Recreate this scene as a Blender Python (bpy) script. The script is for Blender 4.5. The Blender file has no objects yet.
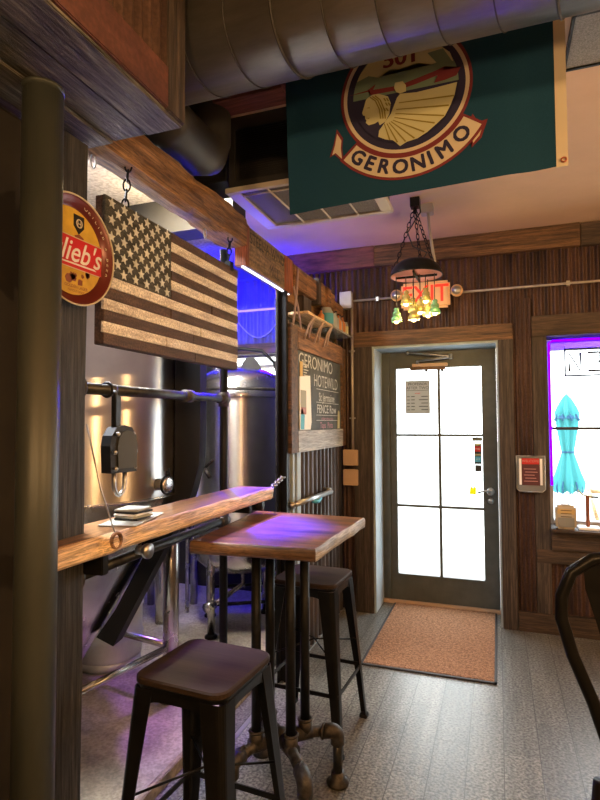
import bpy, bmesh, math, random
from mathutils import Vector, Matrix, noise
random.seed(7)
S = bpy.context.scene
COL = S.collection
R = math.radians

# ---------------------------------------------------------------- materials
def new_mat(name):
    m = bpy.data.materials.new(name); m.use_nodes = True
    nt = m.node_tree; b = nt.nodes['Principled BSDF']
    return m, nt, b
def rgb(c): return (c[0], c[1], c[2], 1)
def plain(name, c, rough=.5, metal=0, spec=None, emit=None, es=0, aniso=0, coat=0):
    m, nt, b = new_mat(name)
    b.inputs['Base Color'].default_value = rgb(c)
    b.inputs['Roughness'].default_value = rough
    b.inputs['Metallic'].default_value = metal
    if spec is not None: b.inputs['Specular IOR Level'].default_value = spec
    if emit: b.inputs['Emission Color'].default_value = rgb(emit); b.inputs['Emission Strength'].default_value = es
    if coat: b.inputs['Coat Weight'].default_value = coat; b.inputs['Coat Roughness'].default_value = .12
    return m
def emis(name, c, s):
    m = bpy.data.materials.new(name); m.use_nodes = True; nt = m.node_tree; nt.nodes.clear()
    o = nt.nodes.new('ShaderNodeOutputMaterial'); e = nt.nodes.new('ShaderNodeEmission')
    e.inputs[0].default_value = rgb(c); e.inputs[1].default_value = s
    nt.links.new(e.outputs[0], o.inputs[0]); return m
def noisy(name, c1, c2, scale=(5, 5, 5), rough=(.5, .7), metal=0, bump=.2, bd=.01, detail=6, c3=None, lo=.35, hi=.65, coat=0, aniso=0, spec=None, fine=None):
    """colour mottled by a stretched noise, the same noise driving roughness and relief"""
    m, nt, b = new_mat(name); N = nt.nodes; L = nt.links
    tc = N.new('ShaderNodeTexCoord'); mp = N.new('ShaderNodeMapping'); mp.inputs['Scale'].default_value = scale
    L.new(tc.outputs['Object'], mp.inputs[0])
    n = N.new('ShaderNodeTexNoise'); n.inputs['Scale'].default_value = 1; n.inputs['Detail'].default_value = detail
    n.inputs['Roughness'].default_value = .62
    L.new(mp.outputs[0], n.inputs['Vector'])
    r = N.new('ShaderNodeValToRGB'); L.new(n.outputs[0], r.inputs[0])
    r.color_ramp.elements[0].position = lo; r.color_ramp.elements[0].color = rgb(c1)
    r.color_ramp.elements[1].position = hi; r.color_ramp.elements[1].color = rgb(c2)
    if c3:
        e = r.color_ramp.elements.new((lo+hi)/2); e.color = rgb(c3)
    col = r.outputs[0]
    if fine:   # second, finer speckle
        n2 = N.new('ShaderNodeTexNoise'); n2.inputs['Scale'].default_value = fine[0]; n2.inputs['Detail'].default_value = 3
        L.new(tc.outputs['Object'], n2.inputs['Vector'])
        r2 = N.new('ShaderNodeValToRGB'); L.new(n2.outputs[0], r2.inputs[0])
        r2.color_ramp.elements[0].position = .38; r2.color_ramp.elements[1].position = .62
        r2.color_ramp.elements[0].color = (fine[1],)*3+(1,); r2.color_ramp.elements[1].color = (fine[2],)*3+(1,)
        mx = N.new('ShaderNodeMix'); mx.data_type = 'RGBA'; mx.blend_type = 'MULTIPLY'; mx.inputs[0].default_value = 1
        L.new(col, mx.inputs[6]); L.new(r2.outputs[0], mx.inputs[7]); col = mx.outputs[2]
    L.new(col, b.inputs['Base Color'])
    mr = N.new('ShaderNodeMapRange'); mr.inputs[3].default_value = rough[0]; mr.inputs[4].default_value = rough[1]
    L.new(n.outputs[0], mr.inputs[0]); L.new(mr.outputs[0], b.inputs['Roughness'])
    b.inputs['Metallic'].default_value = metal
    if spec is not None: b.inputs['Specular IOR Level'].default_value = spec
    if coat: b.inputs['Coat Weight'].default_value = coat; b.inputs['Coat Roughness'].default_value = .15
    if aniso:
        b.inputs['Anisotropic'].default_value = aniso; b.inputs['Anisotropic Rotation'].default_value = .25
        t = N.new('ShaderNodeTangent'); t.direction_type = 'RADIAL'; t.axis = 'Z'; L.new(t.outputs[0], b.inputs['Tangent'])
    if bump:
        bp = N.new('ShaderNodeBump'); bp.inputs['Strength'].default_value = bump; bp.inputs['Distance'].default_value = bd
        L.new(n.outputs[0], bp.inputs['Height']); L.new(bp.outputs[0], b.inputs['Normal'])
    return m
def grain(axis, a=2.2, c=38):
    return tuple(a if i == axis else c for i in range(3))
def wood(name, c1, c2, axis, c=38, a=2.2, rough=(.55, .75), bump=.35, coat=0, lo=.35, hi=.65, spec=None, c3=None, streak=(.45, 1.35)):
    m = noisy(name, c1, c2, grain(axis, a, c), rough, 0, bump, .006, 8, coat=coat, lo=lo, hi=hi, spec=spec, c3=c3)
    nt = m.node_tree; N = nt.nodes; L = nt.links; b = N['Principled BSDF']
    tc = N.new('ShaderNodeTexCoord'); mp = N.new('ShaderNodeMapping'); mp.inputs['Scale'].default_value = grain(axis, 7, 170); L.new(tc.outputs['Object'], mp.inputs[0])
    n = N.new('ShaderNodeTexNoise'); n.inputs['Scale'].default_value = 1; n.inputs['Detail'].default_value = 5; n.inputs['Roughness'].default_value = .7; n.inputs['Distortion'].default_value = .6; L.new(mp.outputs[0], n.inputs['Vector'])
    r = N.new('ShaderNodeValToRGB'); r.color_ramp.elements[0].position = .38; r.color_ramp.elements[1].position = .60
    r.color_ramp.elements[0].color = (streak[0],)*3+(1,); r.color_ramp.elements[1].color = (streak[1],)*3+(1,); L.new(n.outputs[0], r.inputs[0])
    col = b.inputs['Base Color'].links[0].from_socket
    mx = N.new('ShaderNodeMix'); mx.data_type = 'RGBA'; mx.blend_type = 'MULTIPLY'; mx.inputs[0].default_value = 1
    L.new(col, mx.inputs[6]); L.new(r.outputs[0], mx.inputs[7]); L.new(mx.outputs[2], b.inputs['Base Color'])
    return m

M = {}
M['barn_x'] = wood('barn wood along x', (.035, .02, .012), (.20, .115, .062), 0, 30, 1.8)
M['barn_y'] = wood('barn wood along y', (.06, .026, .010), (.34, .17, .07), 1, 26, 2.5)
M['barn_z'] = wood('barn wood upright', (.016, .012, .010), (.075, .055, .044), 2, 42, 1.6, bump=.6)
M['grey_barn_z'] = wood('grey barn wood upright', (.005, .005, .0045), (.052, .048, .043), 2, 55, 2.2, bump=1.2, streak=(.25, 1.5))
M['grey_barn_y'] = wood('grey soffit boards', (.032, .029, .024), (.15, .135, .105), 1, 60, 8, bump=1.4, streak=(.4, 1.6))
M['header_wood'] = wood('header wood', (.038, .021, .011), (.19, .10, .047), 0, 30, 2)
M['dark_header'] = wood('dark header wood', (.02, .013, .009), (.09, .055, .036), 0, 30, 2)
M['red_board_x'] = noisy('worn red board', (.06, .018, .014), (.21, .07, .055), (6, 60, 30), (.5, .7), 0, .3)
M['red_board_y'] = noisy('worn red trim', (.065, .022, .017), (.115, .042, .032), (25, 3, 18), (.5, .7), 0, .3, fine=(60, .7, 1.1))
M['corrugated_rust'] = noisy('rusty corrugated iron', (.030, .017, .014), (.115, .062, .046), (9, 9, 1.2), (.4, .62), .35, .12, fine=(90, .8, 1.15))
M['corrugated_dark'] = noisy('dark corrugated iron', (.06, .052, .05), (.17, .15, .145), (9, 9, 1.5), (.28, .42), .75, .06)
M['corrugated_blue'] = noisy('corrugated wall painted pale', (.085, .085, .095), (.125, .125, .135), (4, 4, 1), (.5, .6), .1, .05)
M['ceiling'] = noisy('plaster ceiling', (.62, .44, .30), (.72, .52, .36), (1.2, 1.2, 1.2), (.75, .85), 0, .1, .003)
M['brew_ceiling'] = noisy('brewery ceiling', (.44, .37, .31), (.55, .46, .39), (3, 3, 3), (.8, .9), 0, .3, fine=(45, .7, 1.1))
M['dark_wall'] = noisy('dark painted wall', (.012, .010, .009), (.03, .025, .02), (3, 3, 3), (.7, .8), 0, .1)
M['pub_wall'] = noisy('brown bar wall', (.08, .055, .035), (.14, .10, .07), (3, 3, 3), (.7, .8), 0, .1)
M['door_paint'] = noisy('grey green door paint', (.05, .058, .052), (.075, .083, .074), (8, 8, 8), (.38, .5), 0, .05)
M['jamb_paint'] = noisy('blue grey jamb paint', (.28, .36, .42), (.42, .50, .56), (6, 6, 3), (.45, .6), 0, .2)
M['steel'] = noisy('brushed stainless steel', (.50, .48, .45), (.66, .64, .60), (2, 2, 2), (.30, .34), 1, 0, .002, aniso=.92)
M['steel_plain'] = noisy('polished stainless steel', (.48, .47, .45), (.62, .61, .58), (8, 8, 8), (.2, .32), 1, .03, .002)
M['duct'] = noisy('galvanised duct', (.15, .145, .13), (.24, .23, .205), (3, 14, 14), (.40, .52), .7, .06)
M['column_steel'] = noisy('olive painted steel', (.036, .042, .036), (.052, .058, .050), (8, 8, 2), (.36, .48), .15, .05)
M['black_metal'] = noisy('black powder coated steel', (.007, .007, .007), (.012, .012, .012), (20, 20, 20), (.36, .46), 0, .03, spec=.12)
M['gun_metal'] = noisy('gunmetal coated steel', (.005, .005, .005), (.008, .008, .008), (20, 20, 20), (.26, .36), .0, .03, spec=.16)
M['iron_pipe'] = noisy('dark iron pipe', (.025, .025, .024), (.06, .06, .056), (18, 18, 18), (.32, .5), .7, .12)
M['iron_fitting'] = noisy('worn iron fitting', (.028, .025, .022), (.085, .075, .065), (30, 30, 30), (.4, .6), .6, .2)
M['zinc'] = plain('zinc plated steel', (.42, .42, .41), .36, .95)
M['conduit'] = plain('grey conduit', (.45, .41, .36), .45, .5)
M['box_grey'] = plain('grey box metal', (.36, .35, .37), .5, .3)
M['cream_plastic'] = plain('beige plastic', (.50, .34, .22), .45)
M['sign_cream'] = plain('cream sign housing', (.78, .50, .28), .5)
M['exit_red'] = plain('lit red letters', (.8, .02, .01), .5, emit=(1, .02, .008), es=1.0)
M['seat_wood'] = wood('dark stained elm', (.022, .014, .010), (.038, .025, .018), 0, 16, 1.2, (.62, .72), .06, streak=(.85, 1.1), spec=.15)
M['table_wood'] = wood('varnished rustic oak', (.045, .018, .007), (.30, .125, .04), 0, 16, 3, (.32, .46), .45, coat=.12, lo=.3, hi=.7, streak=(.6, 1.2))
M['lit_edge'] = wood('lit pale edge', (.16, .12, .08), (.46, .40, .31), 1, 24, 2, (.4, .55), .5)  # pale tone carries light on the edges in its colour
M['bark_front'] = wood('brown table front edge', (.05, .024, .010), (.20, .105, .045), 0, 24, 2, (.4, .55), .5)
M['shelf_wood'] = wood('varnished shelf slab', (.10, .045, .018), (.36, .19, .085), 1, 18, 1.6, (.25, .4), .2, coat=.3)
M['shelf_edge'] = wood('pale live edge', (.28, .13, .045), (.78, .56, .31), 1, 26, 2.2, (.45, .6), .5, lo=.3, hi=.6)
M['beam_top'] = wood('rough hewn beam', (.07, .028, .010), (.40, .21, .085), 1, 22, 2.2, (.6, .8), .9, lo=.3, hi=.7)
M['flag_dark'] = noisy('dark stained slats', (.045, .024, .017), (.125, .075, .055), (40, 5, 40), (.65, .8), 0, .5, fine=(160, .6, 1.2))
M['flag_light'] = noisy('whitewashed slats', (.42, .33, .26), (.92, .86, .74), (40, 6, 40), (.6, .75), 0, .5, lo=.25, hi=.55, fine=(170, .6, 1.1))
M['flag_canton'] = noisy('weathered canton', (.025, .027, .024), (.095, .095, .082), (40, 6, 60), (.6, .8), 0, .5, fine=(170, .6, 1.2))
M['flag_star'] = noisy('chalky star paint', (.55, .57, .52), (.82, .83, .76), (30, 30, 30), (.6, .7), 0, .2)
M['concrete'] = noisy('brewery concrete', (.24, .21, .165), (.50, .45, .36), (2.2, 2.2, 2.2), (.30, .55), 0, .15, .004, fine=(70, .75, 1.15))
M['kerb'] = noisy('kerb concrete', (.16, .13, .09), (.32, .27, .19), (30, 30, 30), (.7, .8), 0, .5)
M['outside_ground'] = noisy('pale paving', (.55, .55, .53), (.68, .68, .66), (1, 1, 1), (.8, .9), 0, .1)
M['mat'] = noisy('coir mat', (.20, .105, .06), (.46, .26, .155), (60, 60, 60), (.9, 1), 0, .9, .01, spec=.1, fine=(220, .55, 1.35))
M['mat_edge'] = plain('dark rubber edging', (.028, .026, .028), .6)
M['teal_cloth'] = noisy('teal cloth', (.009, .046, .088), (.013, .060, .112), (300, 300, 300), (.8, .9), 0, .1, spec=.15)
M['cream_cloth'] = plain('cream cloth', (.60, .52, .38), .85)
M['red_cloth'] = plain('red cloth', (.17, .022, .030), .85)
M['navy_cloth'] = plain('navy cloth', (.020, .018, .060), .85)
M['sage_cloth'] = plain('sage cloth', (.16, .24, .17), .85)
M['straw_cloth'] = plain('straw cloth', (.52, .50, .28), .85)
M['gold_cloth'] = plain('gold cloth', (.25, .20, .03), .85)
M['glass_green'] = plain('green insulator glass', (.30, .62, .34), .22, 0); M['glass_green'].node_tree.nodes['Principled BSDF'].inputs['Transmission Weight'].default_value = .5
M['amber_glass'] = plain('amber insulator glass', (.62, .55, .22), .22, 0); M['amber_glass'].node_tree.nodes['Principled BSDF'].inputs['Transmission Weight'].default_value = .45
M['bulb'] = emis('glowing bulb', (1, .72, .28), 9)
M['fill_bulb'] = emis('glowing fill bulb', (1, .52, .14), 90)  # for the unseen lamps added as warm fill
M['copper'] = plain('pinkish copper rim', (.42, .14, .08), .4, .6)
M['jar_glass'] = plain('jar glass', (.75, .8, .75), .08, 0); M['jar_glass'].node_tree.nodes['Principled BSDF'].inputs['Transmission Weight'].default_value = .6
M['jar_blue'] = plain('teal jar label', (.06, .32, .42), .5)
M['jar_orange'] = plain('amber spirit', (.48, .17, .04), .3)
M['rope'] = plain('twine', (.42, .31, .27), .9)
M['chalk_black'] = noisy('dusty blackboard', (.030, .032, .026), (.085, .088, .072), (9, 9, 9), (.6, .75), 0, .05)
M['chalk'] = noisy('chalk', (.40, .40, .36), (.72, .72, .66), (80, 80, 80), (.9, 1), 0, 0)
M['chalk_pink'] = plain('pink chalk', (.42, .20, .24), .9)
M['paper'] = plain('white paper', (.90, .91, .90), .7)
M['paper_grey'] = plain('grey print', (.36, .37, .32), .7)
M['paper_red'] = plain('faded red print', (.42, .2, .2), .7)
M['paper_blue'] = plain('light blue print', (.08, .42, .62), .6)
M['kraft'] = plain('tan card', (.6, .42, .16), .7)
M['ink'] = plain('black ink', (.02, .02, .02), .7)
M['red_paint'] = plain('red paint', (.55, .018, .02), .35)
M['dark_red_paint'] = plain('dark red paint', (.13, .02, .015), .3, .2)
M['yellow_paint'] = noisy('worn yellow paint', (.50, .30, .03), (.68, .44, .05), (14, 14, 14), (.3, .4), 0, .05)
M['black_paint'] = plain('black paint', (.015, .014, .014), .35)
M['white_paint'] = plain('white paint', (.75, .74, .68), .45)
M['sign_wood'] = noisy('old stencilled board', (.075, .05, .028), (.26, .165, .085), (30, 5, 60), (.6, .8), 0, .5, fine=(80, .6, 1.2))
M['sign_end'] = wood('reddish sign end', (.13, .035, .015), (.32, .10, .045), 2, 40, 3)
M['stencil'] = noisy('faded stencil', (.008, .009, .010), (.04, .035, .028), (70, 70, 70), (.7, .8), 0, 0)
M['black_plastic'] = plain('black plastic', (.012, .012, .012), .45)
M['case_face'] = plain('dark olive rubber', (.055, .056, .042), .5)
M['rubber'] = plain('black rubber', (.007, .007, .008), .6, spec=.3)
M['keg'] = noisy('pale keg metal', (.50, .56, .60), (.62, .68, .72), (8, 8, 8), (.35, .45), .3, .03)
M['grille_mesh'] = noisy('dark filter mesh', (.05, .047, .045), (.26, .24, .22), (180, 180, 180), (.6, .8), .2, .4)
M['ac_white'] = plain('off white vent frame', (.55, .50, .43), .5)
M['ac_dark'] = plain('charcoal sheet metal', (.028, .027, .027), .55, .1)
M['umbrella'] = plain('turquoise canvas', (.038, .26, .28), .9)
M['umbrella_band'] = plain('blue fringe', (.02, .09, .18), .9)
M['neon_tube'] = plain('unlit neon tube', (.02, .02, .025), .5)
M['led_purple'] = emis('purple led tube', (.09, .0, 1), 3.5)
M['led_blue'] = emis('blue violet led tube', (.28, .18, 1), 1.6)
M['led_white'] = emis('white led', (.85, .85, 1), 2.5)
M['acrylic'] = plain('clear acrylic', (.7, .72, .7), .1); M['acrylic'].node_tree.nodes['Principled BSDF'].inputs['Transmission Weight'].default_value = .7
M['maroon_card'] = plain('maroon card', (.085, .018, .025), .5)
M['beige_card'] = plain('cream and grey tin', (.52, .45, .33), .4, .3)
M['grey_card'] = plain('grey tin print', (.28, .29, .27), .4, .3)

def translucent(name, c):
    m = bpy.data.materials.new(name); m.use_nodes = True; nt = m.node_tree; nt.nodes.clear()
    o = nt.nodes.new('ShaderNodeOutputMaterial'); mx = nt.nodes.new('ShaderNodeMixShader'); mx.inputs[0].default_value = .5
    d = nt.nodes.new('ShaderNodeBsdfDiffuse'); t_ = nt.nodes.new('ShaderNodeBsdfTranslucent'); d.inputs[0].default_value = rgb(c); t_.inputs[0].default_value = rgb(c)
    nt.links.new(d.outputs[0], mx.inputs[1]); nt.links.new(t_.outputs[0], mx.inputs[2]); nt.links.new(mx.outputs[0], o.inputs[0]); return m
M['notice'] = translucent('thin notice paper', (.42, .40, .36))
M['yellow_film'] = translucent('yellow film', (.75, .70, .03))
def glass_mat():
    m = bpy.data.materials.new('window glass'); m.use_nodes = True; nt = m.node_tree; nt.nodes.clear()
    o = nt.nodes.new('ShaderNodeOutputMaterial'); mx = nt.nodes.new('ShaderNodeMixShader')
    t = nt.nodes.new('ShaderNodeBsdfTransparent'); g = nt.nodes.new('ShaderNodeBsdfGlossy'); g.inputs['Roughness'].default_value = .02
    t.inputs[0].default_value = (.97, .98, .97, 1)
    mx.inputs[0].default_value = .06
    nt.links.new(t.outputs[0], mx.inputs[1]); nt.links.new(g.outputs[0], mx.inputs[2]); nt.links.new(mx.outputs[0], o.inputs[0])
    return m
M['glass'] = glass_mat()
def floor_mat():
    m, nt, b = new_mat('grey plank floor'); N = nt.nodes; L = nt.links
    tc = N.new('ShaderNodeTexCoord'); mp = N.new('ShaderNodeMapping'); mp.inputs['Rotation'].default_value = (0, 0, R(90))
    L.new(tc.outputs['Object'], mp.inputs[0])
    br = N.new('ShaderNodeTexBrick'); br.inputs['Scale'].default_value = 1
    br.inputs['Brick Width'].default_value = .61; br.inputs['Row Height'].default_value = .155; br.inputs['Mortar Size'].default_value = .0022
    br.inputs['Mortar Smooth'].default_value = .2; br.inputs['Bias'].default_value = 0
    br.inputs['Color1'].default_value = (.105, .108, .108, 1); br.inputs['Color2'].default_value = (.15, .153, .150, 1); br.inputs['Mortar'].default_value = (.025, .024, .023, 1)
    L.new(mp.outputs[0], br.inputs['Vector'])
    n = N.new('ShaderNodeTexNoise'); n.inputs['Scale'].default_value = 80; n.inputs['Detail'].default_value = 3; L.new(tc.outputs['Object'], n.inputs['Vector'])
    rp = N.new('ShaderNodeValToRGB'); rp.color_ramp.elements[0].position = .36; rp.color_ramp.elements[1].position = .66
    rp.color_ramp.elements[0].color = (.28, .28, .28, 1); rp.color_ramp.elements[1].color = (2.1, 2.05, 1.9, 1); L.new(n.outputs[0], rp.inputs[0])
    mp2 = N.new('ShaderNodeMapping'); mp2.inputs['Scale'].default_value = (24, 1.5, 1); L.new(tc.outputs['Object'], mp2.inputs[0])
    n2 = N.new('ShaderNodeTexNoise'); n2.inputs['Scale'].default_value = 1; n2.inputs['Detail'].default_value = 6; L.new(mp2.outputs[0], n2.inputs['Vector'])
    rp2 = N.new('ShaderNodeValToRGB'); rp2.color_ramp.elements[0].position = .3; rp2.color_ramp.elements[1].position = .7
    rp2.color_ramp.elements[0].color = (.7, .7, .7, 1); rp2.color_ramp.elements[1].color = (1.2, 1.2, 1.2, 1); L.new(n2.outputs[0], rp2.inputs[0])
    a = N.new('ShaderNodeMix'); a.data_type = 'RGBA'; a.blend_type = 'MULTIPLY'; a.inputs[0].default_value = 1
    L.new(br.outputs['Color'], a.inputs[6]); L.new(rp.outputs[0], a.inputs[7])
    c = N.new('ShaderNodeMix'); c.data_type = 'RGBA'; c.blend_type = 'MULTIPLY'; c.inputs[0].default_value = 1
    L.new(a.outputs[2], c.inputs[6]); L.new(rp2.outputs[0], c.inputs[7]); L.new(c.outputs[2], b.inputs['Base Color'])
    b.inputs['Roughness'].default_value = .36
    b.inputs['Specular IOR Level'].default_value = .75
    ad = N.new('ShaderNodeMath'); ad.operation = 'SUBTRACT'; L.new(n.outputs[0], ad.inputs[0]); L.new(br.outputs['Fac'], ad.inputs[1])
    bp = N.new('ShaderNodeBump'); bp.inputs['Strength'].default_value = .35; bp.inputs['Distance'].default_value = .003
    L.new(ad.outputs[0], bp.inputs['Height']); L.new(bp.outputs[0], b.inputs['Normal'])
    return m
M['floor'] = floor_mat()

# ---------------------------------------------------------------- mesh helpers
def wpos(o):
    p = Vector((0, 0, 0))
    while o is not None: p += Vector(o.location); o = o.parent
    return p
class MB:
    def __init__(s): s.bm = bmesh.new(); s.T = None
    def _add(s, verts, faces, smooth=False):
        vs = [s.bm.verts.new(s.T @ Vector(v) if s.T is not None else v) for v in verts]
        for f in faces:
            try:
                fc = s.bm.faces.new([vs[i] for i in f]); fc.smooth = smooth
            except ValueError: pass
        return vs
    def box(s, x0, x1, y0, y1, z0, z1, bev=0):
        if bev:
            b2 = bmesh.new(); bmesh.ops.create_cube(b2, size=1)
            for v in b2.verts: v.co = ((x0+x1)/2+v.co.x*(x1-x0), (y0+y1)/2+v.co.y*(y1-y0), (z0+z1)/2+v.co.z*(z1-z0))
            bmesh.ops.bevel(b2, geom=b2.edges[:], offset=bev, segments=2, affect='EDGES', clamp_overlap=True)
            b2.verts.index_update(); s._add([v.co.copy() for v in b2.verts], [[v.index for v in f.verts] for f in b2.faces]); b2.free(); return s
        v = [(x, y, z) for x in (x0, x1) for y in (y0, y1) for z in (z0, z1)]
        s._add(v, [(0, 1, 3, 2), (4, 6, 7, 5), (0, 4, 5, 1), (2, 3, 7, 6), (0, 2, 6, 4), (1, 5, 7, 3)]); return s
    def tube(s, pts, r, seg=12, cap=True, closed=False):
        pts = [Vector(p) for p in pts]; n = len(pts)
        rr = r if isinstance(r, (list, tuple)) else [r]*n
        rings = []; prev = None
        for i, p in enumerate(pts):
            if closed: t = (pts[(i+1) % n]-pts[i-1])
            else: t = pts[min(i+1, n-1)]-pts[max(i-1, 0)]
            t.normalize()
            if prev is None:
                up = Vector((0, 0, 1)) if abs(t.z) < .9 else Vector((1, 0, 0))
                a = t.cross(up).normalized()
            else:
                a = (prev-t*prev.dot(t)).normalized()
            prev = a; b = t.cross(a)
            rings.append([p+(a*math.cos(2*math.pi*k/seg)+b*math.sin(2*math.pi*k/seg))*rr[i] for k in range(seg)])
        V = [q for ring in rings for q in ring]; Fc = []
        m = n if closed else n-1
        for i in range(m):
            j = (i+1) % n
            for k in range(seg):
                k2 = (k+1) % seg; Fc.append((i*seg+k, i*seg+k2, j*seg+k2, j*seg+k))
        if cap and not closed: Fc.append(tuple(range(seg))[::-1]); Fc.append(tuple((n-1)*seg+k for k in range(seg)))
        s._add(V, Fc, True); return s
    def cyl(s, p0, p1, r, seg=20): return s.tube([p0, p1], r, seg)
    def lathe(s, prof, c, axis='z', seg=32, a0=0, a1=2*math.pi):
        full = abs(a1-a0-2*math.pi) < 1e-4; n = seg if full else seg+1; V = []
        for (r, h) in prof:
            for k in range(n):
                a = a0+(a1-a0)*k/seg; q = (r*math.cos(a), r*math.sin(a), h)
                if axis == 'x': q = (q[2], q[0], q[1])
                if axis == 'y': q = (q[0], q[2], q[1])
                V.append((c[0]+q[0], c[1]+q[1], c[2]+q[2]))
        Fc = []
        for i in range(len(prof)-1):
            for k in range(n if full else n-1):
                k2 = (k+1) % n; Fc.append((i*n+k, i*n+k2, (i+1)*n+k2, (i+1)*n+k))
        s._add(V, Fc, True); return s
    def poly(s, pts, o, u, v, nrm, d=.001):
        """flat polygon in the plane (u,v) at o, standing d out along nrm, with its sides"""
        u, v, nrm, o = map(Vector, (u, v, nrm, o)); n = len(pts)
        A = [o+u*p[0]+v*p[1] for p in pts]; B = [a+nrm*d for a in A]
        s._add(A+B, [tuple(range(n, 2*n)), tuple(range(n))[::-1]]+[(i, (i+1) % n, n+(i+1) % n, n+i) for i in range(n)]); return s
    def torus(s, c, R_, r, axis='z', sx=1, seg=24, ss=8, T=None):
        pts = []
        for k in range(seg):
            a = 2*math.pi*k/seg; p = (R_*math.cos(a), R_*sx*math.sin(a), 0)
            if axis == 'x': p = (0, p[0], p[1])
            if axis == 'y': p = (p[0], 0, p[1])
            if T is not None: p = T @ Vector(p)
            pts.append(Vector(c)+Vector(p))
        return s.tube(pts, r, ss, closed=True)
    def sphere(s, c, r, sz=1, seg=16):
        prof = [(max(r*math.sin(math.pi*i/10), 1e-4), -r*sz*math.cos(math.pi*i/10)) for i in range(11)]
        return s.lathe(prof, c, 'z', seg)
    def mesh(s, me, o, u, v, nrm):
        u, v, nrm, o = map(Vector, (u, v, nrm, o))
        s._add([o+u*q.co.x+v*q.co.y+nrm*q.co.z for q in me.vertices], [tuple(p.vertices) for p in me.polygons]); return s
    def build(s, name, mat, parent=None, base=None, recalc=True, local=False):
        if recalc: bmesh.ops.recalc_face_normals(s.bm, faces=s.bm.faces[:])
        off = Vector((0, 0, 0))
        if parent is not None:
            if not local: off = wpos(parent)
        elif not local and s.bm.verts:
            xs = [v.co.x for v in s.bm.verts]; ys = [v.co.y for v in s.bm.verts]; zs = [v.co.z for v in s.bm.verts]
            off = Vector(base) if base else Vector(((min(xs)+max(xs))/2, (min(ys)+max(ys))/2, min(zs)))
        for v in s.bm.verts: v.co -= off
        me = bpy.data.meshes.new(name); s.bm.to_mesh(me); s.bm.free()
        me.materials.append(M[mat] if isinstance(mat, str) else mat)
        o = bpy.data.objects.new(name, me); COL.objects.link(o)
        if parent is not None: o.parent = parent
        else: o.location = off
        return o
def tag(o, label, cat, group=None):
    o['label'] = label; o['category'] = cat
    if group: o['group'] = group
    return o
def struct(o): o['kind'] = 'structure'; return o
def thing(name, loc, label, cat, group=None):
    o = bpy.data.objects.new(name, None); o.empty_display_size = .1; COL.objects.link(o); o.location = loc
    return tag(o, label, cat, group)
def copy_tree(o, parent=None):
    c = o.copy(); COL.objects.link(c)
    if parent is not None: c.parent = parent
    for ch in list(o.children): copy_tree(ch, c)
    return c
_tc = {}
def text_me(txt, size=1, bold=0, shear=0, align='CENTER', ext=.0):
    key = (txt, size, bold, shear, align, ext)
    if key in _tc: return _tc[key]
    cu = bpy.data.curves.new('t', 'FONT'); cu.body = txt; cu.size = size; cu.offset = 0 if ('M' in txt or 'W' in txt) else min(bold, size*.009); cu.shear = shear
    cu.align_x = align; cu.align_y = 'CENTER'; cu.extrude = ext; cu.resolution_u = 3
    ob = bpy.data.objects.new('t', cu); COL.objects.link(ob); bpy.context.view_layer.update()
    me = bpy.data.meshes.new_from_object(ob.evaluated_get(bpy.context.evaluated_depsgraph_get()))
    bpy.data.objects.remove(ob); _tc[key] = me; return me
UX, UY, UZ = Vector((1, 0, 0)), Vector((0, 1, 0)), Vector((0, 0, 1))
def corr(axis, a0, a1, z0, z1, at, amp, pitch, per=8):
    b = MB(); n = int((a1-a0)/pitch*per); V = []
    for i in range(n+1):
        a = a0+(a1-a0)*i/n; w = at+amp*math.sin(2*math.pi*(a-a0)/pitch)
        for z in (z0, z1): V.append((a, w, z) if axis == 'x' else (w, a, z))
    b._add(V, [(2*i, 2*i+2, 2*i+3, 2*i+1) for i in range(n)], True); return b
def chain(pts_top, n, link, r, ax0=0, sx=.55, horiz=None):
    """links hung from the top point down a straight line"""
    b = MB(); p0, p1 = map(Vector, pts_top); d = (p1-p0); L_ = d.length; d.normalize()
    q = d.to_track_quat('X', 'Z').to_matrix()
    for i in range(n):
        c = p0+d*(L_*(i+.5)/n); hl = L_/n*.5+r*1.2
        rot = Matrix.Rotation(R(90*(i % 2)+ax0), 3, 'X')
        pts = []
        for k in range(14):
            a = 2*math.pi*k/14; pts.append(c+q @ (rot @ Vector((hl*math.cos(a), hl*sx*math.sin(a), 0))))
        b.tube(pts, r, 6, closed=True)
    return b

# ---------------------------------------------------------------- the room shell
FY = 4.38      # inner face of the far wall
CZ = 2.96      # ceiling
struct(MB().box(-1.36, 3.4, -3.6, 4.74, -.1, 0).build('floor', 'floor', base=(0, 0, 0)))
struct(MB().box(-4.8, -1.36, -3.6, 4.74, -.1, .05).build('floor_brewery', 'concrete', base=(0, 0, 0)))
struct(MB().box(-1.36, -1.335, -3.6, FY, -.02, .052, .004).build('trim_1', 'kerb'))
struct(MB().box(-1.232, -1.208, .2, 4.36, 0, .006).build('trim_2', 'zinc'))
struct(MB().box(-2.05, 3.4, -3.6, 4.9, CZ, CZ+.1).build('ceiling', 'ceiling', base=(0, 0, CZ)))
struct(MB().box(-4.8, -2.05, -3.6, 4.9, CZ, CZ+.1).build('ceiling_brewery', 'brew_ceiling', base=(0, 0, CZ)))
struct(MB().box(3.4, 3.5, -3.6, 4.9, -.1, CZ).build('wall_right', 'pub_wall'))
struct(MB().box(-4.9, 3.5, -3.7, -3.6, -.1, CZ).build('wall_back', 'pub_wall'))
struct(MB().box(-4.9, -4.8, -3.6, 4.9, -.1, CZ).build('wall_left', 'dark_wall'))
struct(MB().box(-1.40, -1.292, -3.6, 1.2, 0, CZ).build('wall_partition', 'dark_wall'))
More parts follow.
